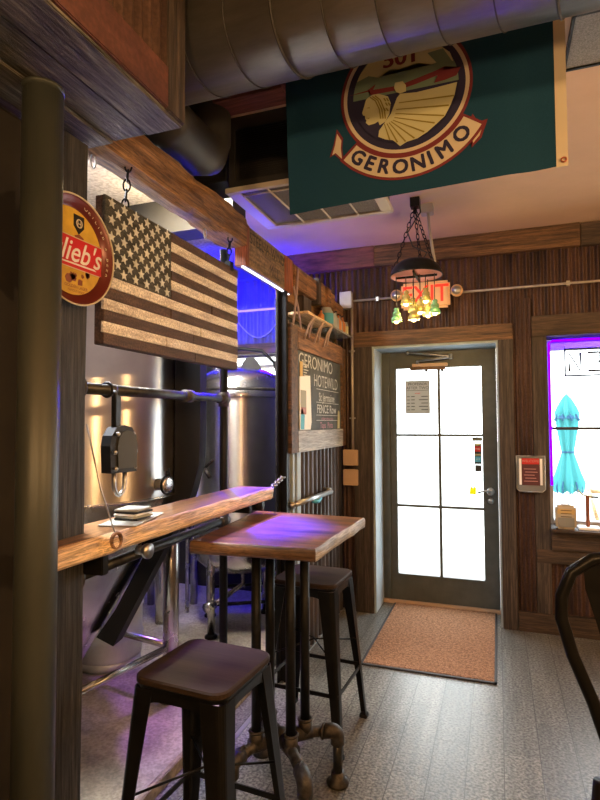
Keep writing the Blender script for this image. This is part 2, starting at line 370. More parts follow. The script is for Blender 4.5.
# far wall: masonry core with door opening and two window openings
w = MB()
y0, y1 = FY+.02, 4.74
w.box(-4.8, -2.45, y0, y1, -.1, CZ); w.box(-2.45, -1.5, y0, y1, -.1, 1.25); w.box(-2.45, -1.5, y0, y1, 2.15, CZ)
w.box(-1.5, -.95, y0, y1, -.1, CZ); w.box(-.95, .012, y0, y1, 2.138, CZ)
w.box(.012, .35, y0, y1, -.1, CZ); w.box(.35, 1.75, y0, y1, -.1, .74); w.box(.35, 1.75, y0, y1, 2.145, CZ); w.box(1.75, 3.4, y0, y1, -.1, CZ)
struct(w.build('wall_far', 'dark_wall'))
struct(corr('x', -1.76, 3.4, 2.25, 2.80, FY-.006, .011, .0475).build('wall_far_upper_cladding', 'corrugated_rust', recalc=False))
struct(corr('x', -1.2, -1.1, 0, 2.25, FY-.006, .011, .0475).build('wall_far_corner_cladding', 'corrugated_rust', recalc=False))
struct(corr('x', .12, .245, .0, 2.44, FY-.022, .008, .0315).build('wall_far_pier_cladding', 'corrugated_rust', recalc=False))
struct(corr('x', .30, 3.4, .14, .55, FY-.006, .009, .05).build('wall_far_lower_cladding', 'corrugated_rust', recalc=False))
# boards on the far wall
struct(MB().box(-1.76, -.92, FY-.06, FY+.02, 2.79, 2.957, .004).build('trim_3', 'red_board_x'))
struct(MB().box(-.92, .585, FY-.055, FY+.02, 2.79, 2.957, .004).build('trim_4', 'header_wood'))
struct(MB().box(.588, 3.4, FY-.05, FY+.02, 2.787, 2.953, .004).build('trim_5', 'dark_header'))
struct(MB().box(-1.10, .118, FY-.045, FY+.02, 2.138, 2.258, .004).build('trim_6', 'header_wood'))
struct(MB().box(.247, 1.95, FY-.045, FY+.02, 2.147, 2.30, .004).build('trim_7', 'dark_header'))
struct(MB().box(-1.10, -.952, FY-.04, FY+.02, 0, 2.137, .003).build('trim_8', 'barn_z'))
struct(MB().box(.013, .118, FY-.045, FY+.02, 0, 2.137, .003).build('trim_9', 'barn_z'))
struct(MB().box(.247, .348, FY-.035, FY+.02, .0, 2.146, .003).build('trim_10', 'barn_z'))
struct(MB().box(.349, 1.95, FY-.06, FY+.02, .60, .739, .004).build('trim_11', 'dark_header'))
struct(MB().box(.25, 1.95, FY-.04, FY+.02, .50, .598, .004).build('trim_12', 'dark_header'))
struct(MB().box(.345, 1.78, FY-.13, FY+.30, .739, .757, .003).build('trim_13', 'dark_header'))
struct(MB().box(.12, 3.4, FY-.05, FY+.02, 0, .14, .004).build('baseboard_far', 'dark_header'))
# ragged plank offcut above the right header
q = MB(); pts = [(.0, 0), (.9, .0), (.9, .035), (.55, .05), (.3, .03), (.16, .035), (.08, .012)]
q.poly(pts, (.80, FY-.03, 2.30), UX, UZ, -UY, .02); struct(q.build('trim_14', 'barn_y'))
# door reveal
struct(MB().box(-.955, -.935, FY-.02, 4.72, 0, 2.14).build('trim_15', 'jamb_paint'))
struct(MB().box(-.002, .014, FY-.02, 4.72, 0, 2.14).build('trim_16', 'jamb_paint'))
struct(MB().box(-.935, -.002, FY-.02, 4.72, 2.12, 2.14).build('trim_17', 'jamb_paint'))
struct(MB().box(-.935, -.002, 4.64, 4.74, 0, .028, .004).build('trim_18', 'cream_plastic'))
# door leaf
def door():
    DY0, DY1 = 4.665, 4.71
    root = bpy.data.objects.new('door_1', None); COL.objects.link(root); root.location = (-.47, DY0, .03); struct(root)
    b = MB(); b.box(-.934, -.812, DY0, DY1, .03, 2.118, .002); b.box(-.118, -.003, DY0, DY1, .03, 2.118, .002)
    b.box(-.812, -.118, DY0, DY1, .03, .246, .002); b.box(-.812, -.118, DY0, DY1, 1.978, 2.118, .002); b.build('door_leaf', 'door_paint', root)
    b = MB(); b.box(-.9, -.865, DY0-.02, DY0, .05, 2.118, .003).build('door_stop', 'door_paint', root)
    b = MB(); b.box(-.468, -.446, DY0+.005, DY1-.005, .246, 1.978)
    for z in (1.412, .817): b.box(-.812, -.118, DY0+.004, DY1-.004, z-.010, z+.010)
    b.build('muntin', 'door_paint', root)
    MB().box(-.812, -.118, DY0+.02, DY0+.026, .246, 1.978).build('glass_pane', 'glass', root)
    h = MB().lathe([(.001, -.055), (.026, -.055), (.03, -.045), (.026, -.03), (.012, -.025), (.012, -.004), (.028, -.004), (.028, 0), (.001, 0)], (-.062, DY0, .965), 'y', 20).build('door_knob', 'zinc', root)
    b = MB(); b.tube([(-.062, DY0-.05, .965), (-.10, DY0-.055, .972), (-.16, DY0-.055, .955)], .008, 8); b.build('lever', 'zinc', root)
    MB().lathe([(.001, -.016), (.02, -.016), (.024, 0), (.001, 0)], (-.062, DY0, .885), 'y', 18).build('deadbolt', 'zinc', root)
    MB().box(-.67, -.38, DY0-.04, DY0, 1.986, 2.012, .004).build('door_closer', 'cream_plastic', root)
    b = MB(); b.tube([(-.62, DY0-.05, 2.03), (-.35, DY0-.10, 2.052)], .009, 8); b.tube([(-.35, DY0-.10, 2.055), (-.70, DY0-.07, 2.105)], .009, 8)
    b.cyl((-.35, DY0-.10, 2.035), (-.35, DY0-.10, 2.075), .014); b.cyl((-.62, DY0-.05, 2.008), (-.62, DY0-.05, 2.04), .012); b.sphere((-.70, DY0-.07, 2.105), .016)
    b.build('closer_arm', 'zinc', root)
    MB().box(-.69, -.40, DY0-.03, DY0+.01, 1.96, 1.985, .003).build('closer_bracket', 'header_wood', root)
    for x in (-.555, -.425): MB().sphere((x, DY0-.02, 1.952), .012).build('closer_screw', 'black_plastic', root)
door()
# paper and stickers on the door glass
t = thing('opening_notice', (-.631, 4.663, 1.592), 'cream printed notice taped on the top left door pane', 'notice')
MB().box(-.735, -.528, 4.66, 4.6615, 1.592, 1.873).build('sheet', 'notice', t)
b = MB()
for k, (s_, tx) in enumerate(((.030, 'PROFESSOR'), (.034, 'AFTER TWO'))): b.mesh(text_me(tx, s_, .0006), (-.631, 4.659, 1.842-.033*k), UX, UZ, -UY)
b.box(-.72, -.542, 4.6588, 4.66, 1.862, 1.864); b.box(-.72, -.542, 4.6588, 4.66, 1.788, 1.791)
for k in range(5):
    z = 1.735-.028*k; b.box(-.72, -.695, 4.6588, 4.66, z, z+.005); b.box(-.685, -.655, 4.6588, 4.66, z, z+.006); b.box(-.60-.02*(k % 2), -.545, 4.6588, 4.66, z, z+.006)
b.build('print', 'ink', t)
MB().mesh(text_me('winter', .018, .0004), (-.631, 4.659, 1.765), UX, UZ, -UY).build('red_print', 'red_paint', t)
t = thing('hours_plate', (-.158, 4.66, 1.372), 'small dark plate topping the door stickers by the handle side', 'sticker')
MB().box(-.198, -.12, 4.657, 4.664, 1.366, 1.398).build('plate', 'ac_dark', t); MB().mesh(text_me('NOTICE', .018, .0005), (-.159, 4.6565, 1.382), UX, UZ, -UY).build('lettering', 'straw_cloth', t)
for nm, zc, bm_, lb, tx in (('red_sticker', 1.305, 'red_paint', 'red square sticker in the upper middle of the stack on the door glass', 'PULL'), ('blue_sticker', 1.222, 'paper_blue', 'light blue square sticker below the red one on the door glass', 'wi fi')):
    t = thing(nm, (-.15, 4.66, zc-.04), lb, 'sticker')
    MB().box(-.182, -.126, 4.657, 4.664, zc-.042, zc+.042).build('backing', 'ink', t)
    MB().box(-.179, -.13, 4.6555, 4.657, zc+.026, zc+.040).build('top_strip', 'straw_cloth', t)
    MB().box(-.176, -.132, 4.6555, 4.657, zc-.024, zc+.02).build('panel', bm_, t)
    MB().mesh(text_me(tx, .017, .0004), (-.154, 4.6545, zc-.002), UX, UZ, -UY).build('lettering', 'white_paint', t)
tag(MB().box(-.178, -.128, 4.656, 4.664, 1.120, 1.172).build('payment_sticker', 'ac_dark'), 'dark lowest sticker in the stack on the door glass', 'sticker')
b = MB(); b.poly([(0, 0), (.05, 0), (.052, .05), (.036, .066), (.03, .046), (.018, .066), (.006, .05)], (-.225, 4.663, .935), UX, UZ, -UY, .003)
tag(b.build('yellow_sticker', 'yellow_film'), 'yellow spiky sticker low on the right hand middle door pane', 'sticker')

# window to the right, with its purple light tube and unlit sign
root = bpy.data.objects.new('window_1', None); COL.objects.link(root); root.location = (1.05, 4.6, .76); struct(root)
b = MB(); b.box(.352, .385, 4.52, 4.6, .757, 2.14); b.box(1.715, 1.748, 4.52, 4.6, .757, 2.14); b.box(.385, 1.715, 4.52, 4.6, 2.06, 2.14); b.box(.385, 1.715, 4.52, 4.6, .757, .785); b.build('window_frame', 'box_grey', root)
b = MB(); b.box(.385, 1.715, 4.535, 4.575, 1.458, 1.480); b.build('muntin', 'ac_dark', root)
MB().box(.385, 1.715, 4.553, 4.558, .785, 2.085).build('glass_pane', 'glass', root)
b = MB(); b.tube([(.372, 4.46, 1.05), (.372, 4.46, 2.11), (.40, 4.46, 2.125), (1.72, 4.46, 2.125)], .009, 8)
tag(b.build('light_tube', 'led_purple'), 'purple glowing light tube running round the window by the door', 'light')
t = thing('open_sign', (.95, 4.49, 1.86), 'unlit OPEN tube sign seen from behind in the window', 'sign')
b = MB()
for z in (1.862, 2.06): b.tube([(.478, 4.49, z), (1.30, 4.49, z)], .0075, 6)
for x in (.482, 1.30): b.tube([(x, 4.49, 1.862), (x, 4.49, 2.06)], .0065, 6)
b.tube([(.45, 4.49, 1.868), (.482, 4.49, 1.868)], .004, 6); b.build('border_tube', 'neon_tube', t)
b = MB(); Z0, Z1 = 1.895, 2.03
def stroke(pts): b.tube([(x, 4.49, Z0+(Z1-Z0)*z) for x, z in pts], .010, 6)
# mirrored: read from the pavement it says OPEN
stroke([(.510, 0), (.510, 1), (.585, 0), (.585, 1)])
stroke([(.635, 1), (.715, 1), (.715, .5), (.65, .5), (.715, .5), (.715, 0), (.635, 0)])
stroke([(.85, 0), (.85, 1), (.79, .98), (.765, .78), (.79, .55), (.85, .5)])
stroke([(.95+.05*math.cos(a), .5+.5*math.sin(a)) for a in [i*math.pi/8 for i in range(17)]])
b.build('letter_tubes', 'neon_tube', t)
for x in (.482, 1.2): MB().tube([(x, 4.49, 2.06), (x, 4.50, 2.14)], .0015, 5).build('hanging_wire', 'zinc', t)
# brewery window
root = bpy.data.objects.new('window_2', None); COL.objects.link(root); root.location = (-1.97, 4.6, 1.25); struct(root)
b = MB(); b.box(-2.45, -2.41, 4.52, 4.6, 1.25, 2.15); b.box(-1.54, -1.5, 4.52, 4.6, 1.25, 2.15); b.box(-2.41, -1.54, 4.52, 4.6, 2.12, 2.15); b.box(-2.41, -1.54, 4.52, 4.6, 1.25, 1.29); b.box(-2.41, -1.54, 4.53, 4.59, 2.02, 2.05); b.build('window_frame', 'ac_white', root)
MB().box(-2.41, -1.54, 4.553, 4.558, 1.29, 2.12).build('glass_pane', 'glass', root)
struct(MB().box(-4.8, -1.765, FY-.05, FY+.02, 2.79, 2.957, .004).build('trim_23', 'corrugated_blue'))
struct(MB().box(-2.7, -1.25, FY-.05, FY+.02, 2.125, 2.215, .004).build('trim_19', 'header_wood'))
struct(corr('x', -4.8, -1.76, 2.215, 2.79, FY-.004, .012, .07).build('wall_brewery_cladding', 'corrugated_blue', recalc=False))
# the lit roll of blue light on the brewery wall
tag(MB().tube([(-3.6, FY-.028, 2.515), (-1.66, FY-.028, 2.515)], .010, 8).build('light_strip', 'led_blue'), 'violet white light strip along the blue brewery wall', 'light')
t = tag(MB().tube([(-2.18+i*.04, FY-.022, 2.44-.17*math.sin(math.pi*i/11)+.02*(i > 9)) for i in range(12)], .006, 6).build('hanging_cable', 'box_grey'), 'loose cable sagging on the blue brewery wall', 'cable')

# corrugated partition under the menu board
struct(corr('y', 3.12, FY-.02, 0, 2.16, -1.222, .014, .092).build('wall_partition_cladding', 'corrugated_dark', recalc=False))
struct(MB().box(-1.30, -1.262, 3.14, FY, 0, 2.30).build('wall_partition_far', 'dark_wall'))
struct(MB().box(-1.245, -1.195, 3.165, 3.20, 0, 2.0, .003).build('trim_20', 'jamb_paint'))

# soffit over the near end of the partition
so = MB(); so.box(-1.42, -.875, -1.2, 1.36, 2.415, CZ); so = struct(so.build('wall_soffit', 'dark_wall'))
b = MB()
for x0, x1, z in ((-.99, -.868, 2.40), (-1.115, -.993, 2.404), (-1.245, -1.118, 2.398), (-1.40, -1.25, 2.405)): b.box(x0, x1, -1.2, 1.378, z, 2.416, .003)
b.build('soffit_boards', 'grey_barn_y', so)
MB().box(-.875, -.858, -1.2, 1.29, 2.41, 2.53, .003).build('red_trim_board', 'red_board_y', so)
MB().box(-.875, -.857, 1.285, 1.376, 2.405, CZ, .003).build('corner_board', 'barn_z', so)
corr('y', -1.2, 1.285, 2.53, CZ, -.868, .008, .04).build('side_cladding', 'corrugated_rust', so, recalc=False)
MB().box(-1.40, -.875, 1.36, 1.376, 2.41, CZ, .003).build('end_board', 'dark_header', so)

# column and post
t = thing('steel_column', (-1.103, 1.082, 0), 'thick olive painted round steel column beside the timber post', 'column')
MB().lathe([(.001, .015), (.0505, .015), (.0505, 2.385), (.001, 2.385)], (-1.103, 1.082, 0), 'z', 40).build('shaft', 'column_steel', t)
MB().box(-1.185, -1.02, 1.0, 1.165, 0, .015).build('base_plate', 'column_steel', t)
MB().lathe([(.001, 2.383), (.052, 2.39), (.052, 2.398), (.001, 2.398)], (-1.103, 1.082, 0), 'z', 32).build('cap_ring', 'column_steel', t)
b = MB(); n = 40; V = []
for i in range(n+1):
    z = 2.395*i/n; j = [.004*noise.noise(Vector((k*3.1, z*2.5, 0))) for k in range(4)]
    V += [(-1.288+j[0], 1.205, z), (-1.198+j[1], 1.205+j[0], z), (-1.198+j[2], 1.358+j[3], z), (-1.288, 1.358+j[1], z)]
b._add(V, [(4*i+k, 4*i+(k+1) % 4, 4*i+4+(k+1) % 4, 4*i+4+k) for i in range(n) for k in range(4)]+[(0, 1, 2, 3), (4*n, 4*n+1, 4*n+2, 4*n+3)])
tag(b.build('timber_post', 'grey_barn_z'), 'rough grey timber post holding the shelf, behind the steel column', 'post')

# ---------------------------------------------------------------- overhead timber
def rough_beam(name, y0_, y1_, xa, xb, za, zb, mat, seed, amp=.012, n=50):
    b = MB(); V = []; K = 12
    for i in range(n+1):
        y = y0_+(y1_-y0_)*i/n
        for k in range(K):
            a = 2*math.pi*(k+.5)/K; cx, cz = math.cos(a), math.sin(a); m_ = max(abs(cx), abs(cz))
            f = 1/m_**.72
            nz = amp*noise.noise(Vector((k*.9+seed, y*5, seed)))+amp*.4*noise.noise(Vector((k*2.7, y*17, seed)))
            V.append(((xa+xb)/2+cx*f*((xb-xa)/2+nz)/1.0, y, (za+zb)/2+cz*f*((zb-za)/2+nz)))
    F_ = [(i*K+k, i*K+(k+1) % K, (i+1)*K+(k+1) % K, (i+1)*K+k) for i in range(n) for k in range(K)]
    b._add(V, F_+[tuple(range(K)), tuple(n*K+k for k in range(K))]); return b.build(name, mat)
tag(rough_beam('ceiling_beam', 1.38, 2.475, -1.305, -1.175, 2.415, 2.565, 'beam_top', 3.3), 'rough hewn brown beam carrying the wooden flag', 'beam')
t = thing('stencilled_board', (-1.19, 2.81, 2.32), 'old stencilled plank sign at the end of the rough beam', 'sign')
MB().box(-1.245, -1.185, 2.478, 3.12, 2.322, 2.532, .004).build('plank', 'sign_wood', t)
MB().box(-1.25, -1.180, 3.01, 3.145, 2.318, 2.530, .004).build('end_block', 'sign_end', t)
MB().box(-1.25, -1.182, 2.476, 2.515, 2.320, 2.534, .004).build('end_block', 'sign_end', t)
for tx_, y_, z_ in (('STEEL-A-WIND', 2.76, 2.475), ('MILL', 2.85, 2.375)): MB().mesh(text_me(tx_, .085, .001), (-1.1835, y_, z_), UY*.85, UZ, UX).build('stencilling', 'stencil', t)
tag(MB().box(-1.212, -1.200, 2.48, 3.13, 2.313, 2.320).build('light_bar', 'led_white'), 'thin white light bar under the stencilled plank', 'light')
# run of offcut blocks towards the door wall
blk = [(3.15, 3.40, 2.375, 2.515, 'barn_y', -1.175), (3.40, 3.62, 2.38, 2.52, 'barn_y', -1.18), (3.625, 3.70, 2.36, 2.545, 'barn_z', -1.17), (3.70, 3.83, 2.37, 2.54, 'beam_top', -1.18), (3.83, 3.93, 2.36, 2.53, 'barn_y', -1.165), (3.93, 4.08, 2.40, 2.52, 'beam_top', -1.18), (4.08, 4.3, 2.36, 2.47, 'barn_y', -1.175)]
lbs = ['golden brown block next to the stencilled plank', 'second golden brown block from the stencilled plank', 'narrow dark upright block over the bottle shelf support', 'orange brown block right after the narrow dark block', 'slim brown block in the middle of the row above the jar', 'short chunky block above the blue labelled jar', 'last low block of the row, next to the door wall']
for (a, c, z0, z1, mt, xf), lb in zip(blk, lbs):
    tag(MB().box(-1.245, xf, a, c-.003, z0, z1, .006).build('wood_block', mt), lb, 'wood block', 'wood blocks above the menu board')
tag(MB().box(-1.26, -1.20, 3.40, 3.56, 2.222, 2.372, .004).build('shelf_support', 'barn_z'), 'dark upright block holding the bottle shelf under the beam', 'wood block')
struct(MB().box(-1.30, -1.25, 3.15, FY-.02, 2.30, 2.53).build('trim_21', 'barn_y'))

# shelf with glass things
t = thing('bottle_shelf', (-1.17, 3.85, 2.205), 'narrow pale shelf of jars above the chalk menu board', 'shelf')
MB().box(-1.26, -1.10, 3.20, 3.72, 2.205, 2.222, .003).build('shelf_board', 'shelf_edge', t)
MB().box(-1.26, -1.10, 3.725, 4.30, 2.207, 2.221, .002).build('glass_shelf', 'jar_glass', t)
def jar(name, x, y, r, h, lab, label, cat, group='jars and bottles on the high shelf', zb=2.223):
    t = thing(name, (x, y, zb), label, cat, group)
    MB().lathe([(.001, 0), (r, 0), (r, h*.78), (r*.8, h*.88), (r*.78, h), (r*.70, h), (r*.70, h*.9), (.001, h*.9)], (x, y, zb), 'z', 20).build('glass_body', 'jar_glass', t)
    if lab: MB().lathe([(r*1.015, h*.12), (r*1.015, h*.68)], (x, y, zb), 'z', 20).build('label_band', lab, t)
def bottle(x, y, r, h, mt, label, zb=2.223):
    t = thing('bottle', (x, y, zb), label, 'bottle', 'jars and bottles on the high shelf')
    MB().lathe([(.001, 0), (r, 0), (r, h*.58), (r*.35, h*.75), (r*.33, h*.93), (.001, h*.93)], (x, y, zb), 'z', 16).build('glass_body', mt, t)
    MB().lathe([(.001, h*.93), (r*.42, h*.93), (r*.42, h), (.001, h)], (x, y, zb), 'z', 14).build('cap', 'black_plastic', t)
jar('jar', -1.165, 3.79, .052, .135, 'jar_blue', 'biggest jar on the high shelf, with a teal blue label', 'jar')
bottle(-1.15, 3.62, .022, .09, 'jar_orange', 'tiny amber bottle left of the blue labelled jar')
jar('glass_tumbler', -1.15, 3.91, .036, .115, None, 'clear tumbler just right of the blue labelled jar', 'glass')
bottle(-1.15, 3.99, .026, .15, 'jar_glass', 'clear bottle second to the right of the blue labelled jar')
bottle(-1.15, 4.06, .026, .14, 'jar_orange', 'amber bottle third to the right of the blue labelled jar')
bottle(-1.16, 4.13, .026, .15, 'jar_glass', 'clear bottle fourth to the right of the blue labelled jar')
bottle(-1.155, 4.20, .025, .15, 'jar_orange', 'amber bottle next to last at the right end of the shelf')
jar('glass_tumbler', -1.15, 4.262, .026, .11, 'straw_cloth', 'small glass with straw coloured label at the far right end of the shelf', 'glass')

# menu board
t = thing('menu_board', (-1.18, 3.70, 1.335), 'chalk menu board in a worn wooden frame hung by twine', 'menu board')
Y0, Y1, ZA, ZB = 3.07, 4.33, 1.335, 2.125
MB().box(-1.205, -1.165, Y0, Y0+.115, ZA, ZB, .003).build('side_frame', 'header_wood', t)
MB().box(-1.205, -1.165, Y1-.11, Y1, ZA, ZB-.003, .003).build('side_frame', 'header_wood', t)
MB().box(-1.205, -1.163, Y0+.115, Y1-.11, ZB-.14, ZB, .003).build('top_frame', 'barn_y', t)
MB().box(-1.205, -1.163, Y0+.115, Y1-.11, ZA, ZA+.135, .003).build('bottom_frame', 'lit_edge', t)  # paler than the other sides: daylight from the door put into its colour
MB().box(-1.2, -1.182, Y0+.115, Y1-.11, ZA+.135, ZB-.14).build('blackboard', 'chalk_black', t)
b = MB(); XB = -1.1815
def bt(tx, y, z, s_, bo=.002, sx=1): b.mesh(text_me(tx, s_, bo), (XB, y, z), UY*sx, UZ, UX)
bt('GERONIMO', 3.62, 1.925, .125, .002, 1.15); bt('HOTEWILD', 3.84, 1.81, .12, .0015, .95)
b.build('chalk_heading', 'chalk', t)
b = MB(); bt('St Jermaine', 3.85, 1.70, .085, .002, 1); bt('FENCE Row', 3.85, 1.615, .085, .003, 1.1)
for z in (1.755, 1.662, 1.572, 1.535): b.box(XB-.001, XB, 3.60, 4.16, z, z+.004)
b.build('chalk_lettering', 'chalk', t)
b = MB(); bt('cider stout ale', 3.86, 1.548, .04, .001, 1.3); bt('Taps  Pints', 3.84, 1.50, .06, .001, 1.2); b.build('pink_chalk_lettering', 'chalk_pink', t)
MB().box(-1.1825, -1.178, 3.26, 3.31, 1.80, 1.915).build('price_tag', 'kraft', t)
b = MB()
for k in range(6): b.box(XB-.001, XB, 3.335, 3.40+.03*(k % 2), 1.81+.018*k, 1.817+.018*k)
b.build('small_chalk_lines', 'chalk', t)
b = MB(); b.poly([(0, 0), (.21, 0), (.23, .05), (.205, .36), (0, .34)], (XB, 3.245, 1.475), UY, UZ, UX, .006); p = b.build('paper_menu', 'paper', t)
MB().box(-1.176, -1.1745, 3.26, 3.365, 1.62, 1.73).build('grey_print', 'paper_grey', p)
MB().box(-1.176, -1.1745, 3.26, 3.365, 1.575, 1.62).build('red_print', 'paper_red', p)
b = MB(); b.poly([(0, 0), (.07, 0), (.08, .09), (.05, .11), (.04, .14), (.01, .12), (.005, .06)], (-1.1755, 3.255, 1.478), UY, UZ, UX, .001); b.build('blue_print', 'paper_blue', p)
b = MB(); b.poly([(0, 0), (.055, 0), (.06, .06), (.05, .13), (.03, .14), (.015, .12)], (XB, 4.12, 1.475), UY, UZ, UX, .004); b.build('small_bottle_sticker', 'straw_cloth', t)
# twine from frame to beam
for k, (ya, yb, zt) in enumerate(((3.20, 3.10, 2.50), (3.12, 3.24, 2.36))):
    MB().tube([(-1.168, ya, zt), (-1.16, (ya+yb)/2, (zt+2.12)/2), (-1.165, yb, 2.12)], .007, 6).build('twine', 'rope', t)
for yy in (3.33, 3.53, 3.73):
    for s_ in (-1, 1): MB().tube([(-1.10, yy, 2.215), (-1.13, yy+.02*s_, 2.16), (-1.158, yy+.04*s_, 2.07+.01*s_)], .007, 6).build('twine', 'rope', t)

# uprights and rails of the partition
t = thing('upright_channel', (-1.21, 3.07, 0), 'tall flat black upright beside the left side of the menu board', 'post')
MB().box(-1.235, -1.185, 3.035, 3.065, 0, 2.318, .002).build('web', 'black_metal', t)
MB().box(-1.235, -1.225, 3.0, 3.12, 0, 2.318, .002).build('flange', 'black_metal', t)
t = thing('pipe_rail', (-1.27, 2.42, 0), 'black iron pipe stand with two rails running to the timber post', 'rail')
PX, PY = -1.325, 2.505
MB().cyl((PX, PY, .01), (PX, PY, 2.42), .021).build('upright_pipe', 'black_metal', t)
MB().lathe([(.001, 0), (.05, 0), (.05, .012), (.028, .02), (.028, .04), (.001, .04)], (PX, PY, 0), 'z', 24).build('floor_flange', 'iron_fitting', t)
r_ = MB().cyl((-1.243, 1.375, 1.634), (PX, PY-.02, 1.646), .019).build('upper_rail', 'iron_pipe', t)
MB().lathe([(.001, 0), (.045, 0), (.045, .008), (.026, .014), (.026, .03), (.001, .03)], (-1.243, 1.36, 1.634), 'y', 24).build('wall_flange', 'iron_fitting', r_)
b = MB(); b.cyl((-1.255, 1.54, 1.636), (-1.257, 1.56, 1.636), .022)
b.build('coupling', 'iron_fitting', r_)
MB().cyl((-1.294, 2.08, 1.641), (-1.298, 2.14, 1.642), .028).build('union_nut', 'iron_fitting', r_)
b = MB(); b.cyl((PX, PY-.05, 1.646), (PX, PY+.03, 1.646), .026); b.cyl((PX, PY, 1.605), (PX, PY, 1.68), .027); b.build('tee_fitting', 'iron_fitting', r_)
r_ = MB().cyl((-1.243, 1.375, 1.043), (PX, PY-.02, 1.023), .019).build('lower_rail', 'iron_pipe', t)
MB().lathe([(.001, 0), (.045, 0), (.045, .008), (.026, .014), (.026, .03), (.001, .03)], (-1.243, 1.36, 1.043), 'y', 24).build('wall_flange', 'iron_fitting', r_)
b = MB(); b.cyl((PX, PY-.05, 1.023), (PX, PY+.03, 1.023), .026); b.cyl((PX, PY, .985), (PX, PY, 1.06), .027); b.build('tee_fitting', 'iron_fitting', r_)
t = thing('grab_rail', (-1.17, 3.5, 1.02), 'short shiny pipe rail on the corrugated wall below the menu board', 'rail')
MB().cyl((-1.165, 3.12, 1.025), (-1.165, 3.88, 1.012), .018).build('pipe', 'zinc', t)
for y in (3.12, 3.88):
    MB().cyl((-1.165, y, 1.02), (-1.212, y, 1.02), .02).build('elbow', 'zinc', t)
MB().tube([(-1.16, 3.45, 1.0), (-1.155, 3.55, .985), (-1.16, 3.62, 1.0)], .012, 8).build('blue_clip', 'paper_blue', t)
# pale upright strip, light falling on the lower left put into its colour
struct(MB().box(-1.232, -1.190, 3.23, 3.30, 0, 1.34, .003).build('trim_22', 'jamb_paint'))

# ---------------------------------------------------------------- shelf slab
t = thing('drink_shelf', (-1.2, 1.9, 1.125), 'long live edge wooden drink shelf on the timber post', 'shelf')
b = MB(); V = []; n = 44; b.box(-1.195, -1.13, 1.13, 1.365, 1.127, 1.185)
def fx(y): return -1.105+.010*noise.noise(Vector((y*3, 1, 0)))+.005*noise.noise(Vector((y*11, 4, 0)))
for i in range(n+1):
    y = 1.362+(2.635-1.362)*i/n
    V += [(-1.30, y, 1.127), (-1.30, y, 1.185), (fx(y)-.012, y, 1.185), (fx(y)-.012, y, 1.127)]
b._add(V, [(4*i+k, 4*i+(k+1) % 4, 4*i+4+(k+1) % 4, 4*i+4+k) for i in range(n) for k in range(4)]+[(0, 1, 2, 3), (4*n, 4*n+1, 4*n+2, 4*n+3)])
b.build('slab', 'shelf_wood', t)
b = MB(); V = []; K = 8; n = 70
for i in range(n+1):
    y = 1.13+(2.637-1.13)*i/n; kn = .018*math.exp(-((y-1.37)/.035)**2)
    for k in range(K):
        a = -math.pi/2+math.pi*k/(K-1); bulge = .010+.006*noise.noise(Vector((y*7, k*.8, 2)))+kn
        zz = 1.156+.031*math.sin(a)*(1+.12*noise.noise(Vector((y*5, 9, 1))))
        V.append((fx(y)-.012+bulge*math.cos(a)*1.3, y, zz))
b._add(V, [(i*K+k, i*K+k+1, (i+1)*K+k+1, (i+1)*K+k) for i in range(n) for k in range(K-1)]+[tuple(n*K+k for k in range(K)), tuple(range(K))], True)
b.build('live_edge', 'shelf_edge', t)
MB().box(-1.30, -1.118, 2.635, 2.640, 1.128, 1.184).build('end_grain', 'shelf_edge', t)
MB().torus((-1.088, 1.372, 1.168), .022, .006, 'x').build('knot_ring', 'barn_y', t)
b = MB(); b.lathe([(.001, 0), (.022, 0), (.026, .008), (.026, .02), (.001, .02)], (-1.15, 1.60, 1.083), 'x', 20); b.cyl((-1.15, 1.60, 1.083), (-1.18, 1.60, 1.083), .016); b.build('bumper_knob', 'zinc', t)
b = MB(); b.cyl((-1.15, 2.60, 1.095), (-1.20, 2.60, 1.095), .028); b.build('end_knob', 'black_metal', t)
for ya, za in ((1.362, 1.06), (2.40, 1.085)): MB().box(-1.28, -1.13, ya, ya+.03, za, 1.126, .003).build('bracket', 'black_metal', t)
MB().tube([(-1.196, 1.362, 1.52), (-1.15, 1.375, 1.32), (-1.105, 1.385, 1.19)], .0022, 6).build('support_cable', 'zinc', t)
chain(((-1.12, 2.63, 1.178), (-1.20, 3.02, 1.20)), 9, .02, .0035).build('support_chain', 'zinc', t)
# coasters
for k, (r0, mt, lb) in enumerate(((3, 'black_paint', 'bottom square coaster of the little stack on the drink shelf'), (-4, 'paper_grey', 'second square coaster from the bottom of the stack'), (2, 'paper', 'third square coaster from the bottom of the stack'), (-3, 'black_paint', 'fourth square coaster, just under the top one'), (5, 'paper_grey', 'top square coaster of the little stack on the drink shelf'))):
    b = MB(); b.T = Matrix.Translation((-1.20+.004*(k % 2), 1.60, 1.1905+.0075*k)) @ Matrix.Rotation(R(r0*2), 4, 'Z'); b.box(-.045, .045, -.048, .048, 0, .0065, .002)
    tag(b.build('coaster', mt), lb, 'coaster', 'coasters stacked on the drink shelf')
b = MB(); b.T = Matrix.Translation((-1.205, 1.60, 1.1872)) @ Matrix.Rotation(R(14), 4, 'Z'); b.box(-.06, .07, -.13, .13, 0, .0025)
tag(b.build('paper_sheet', 'paper_grey'), 'thin printed card lying under the coaster stack', 'card')
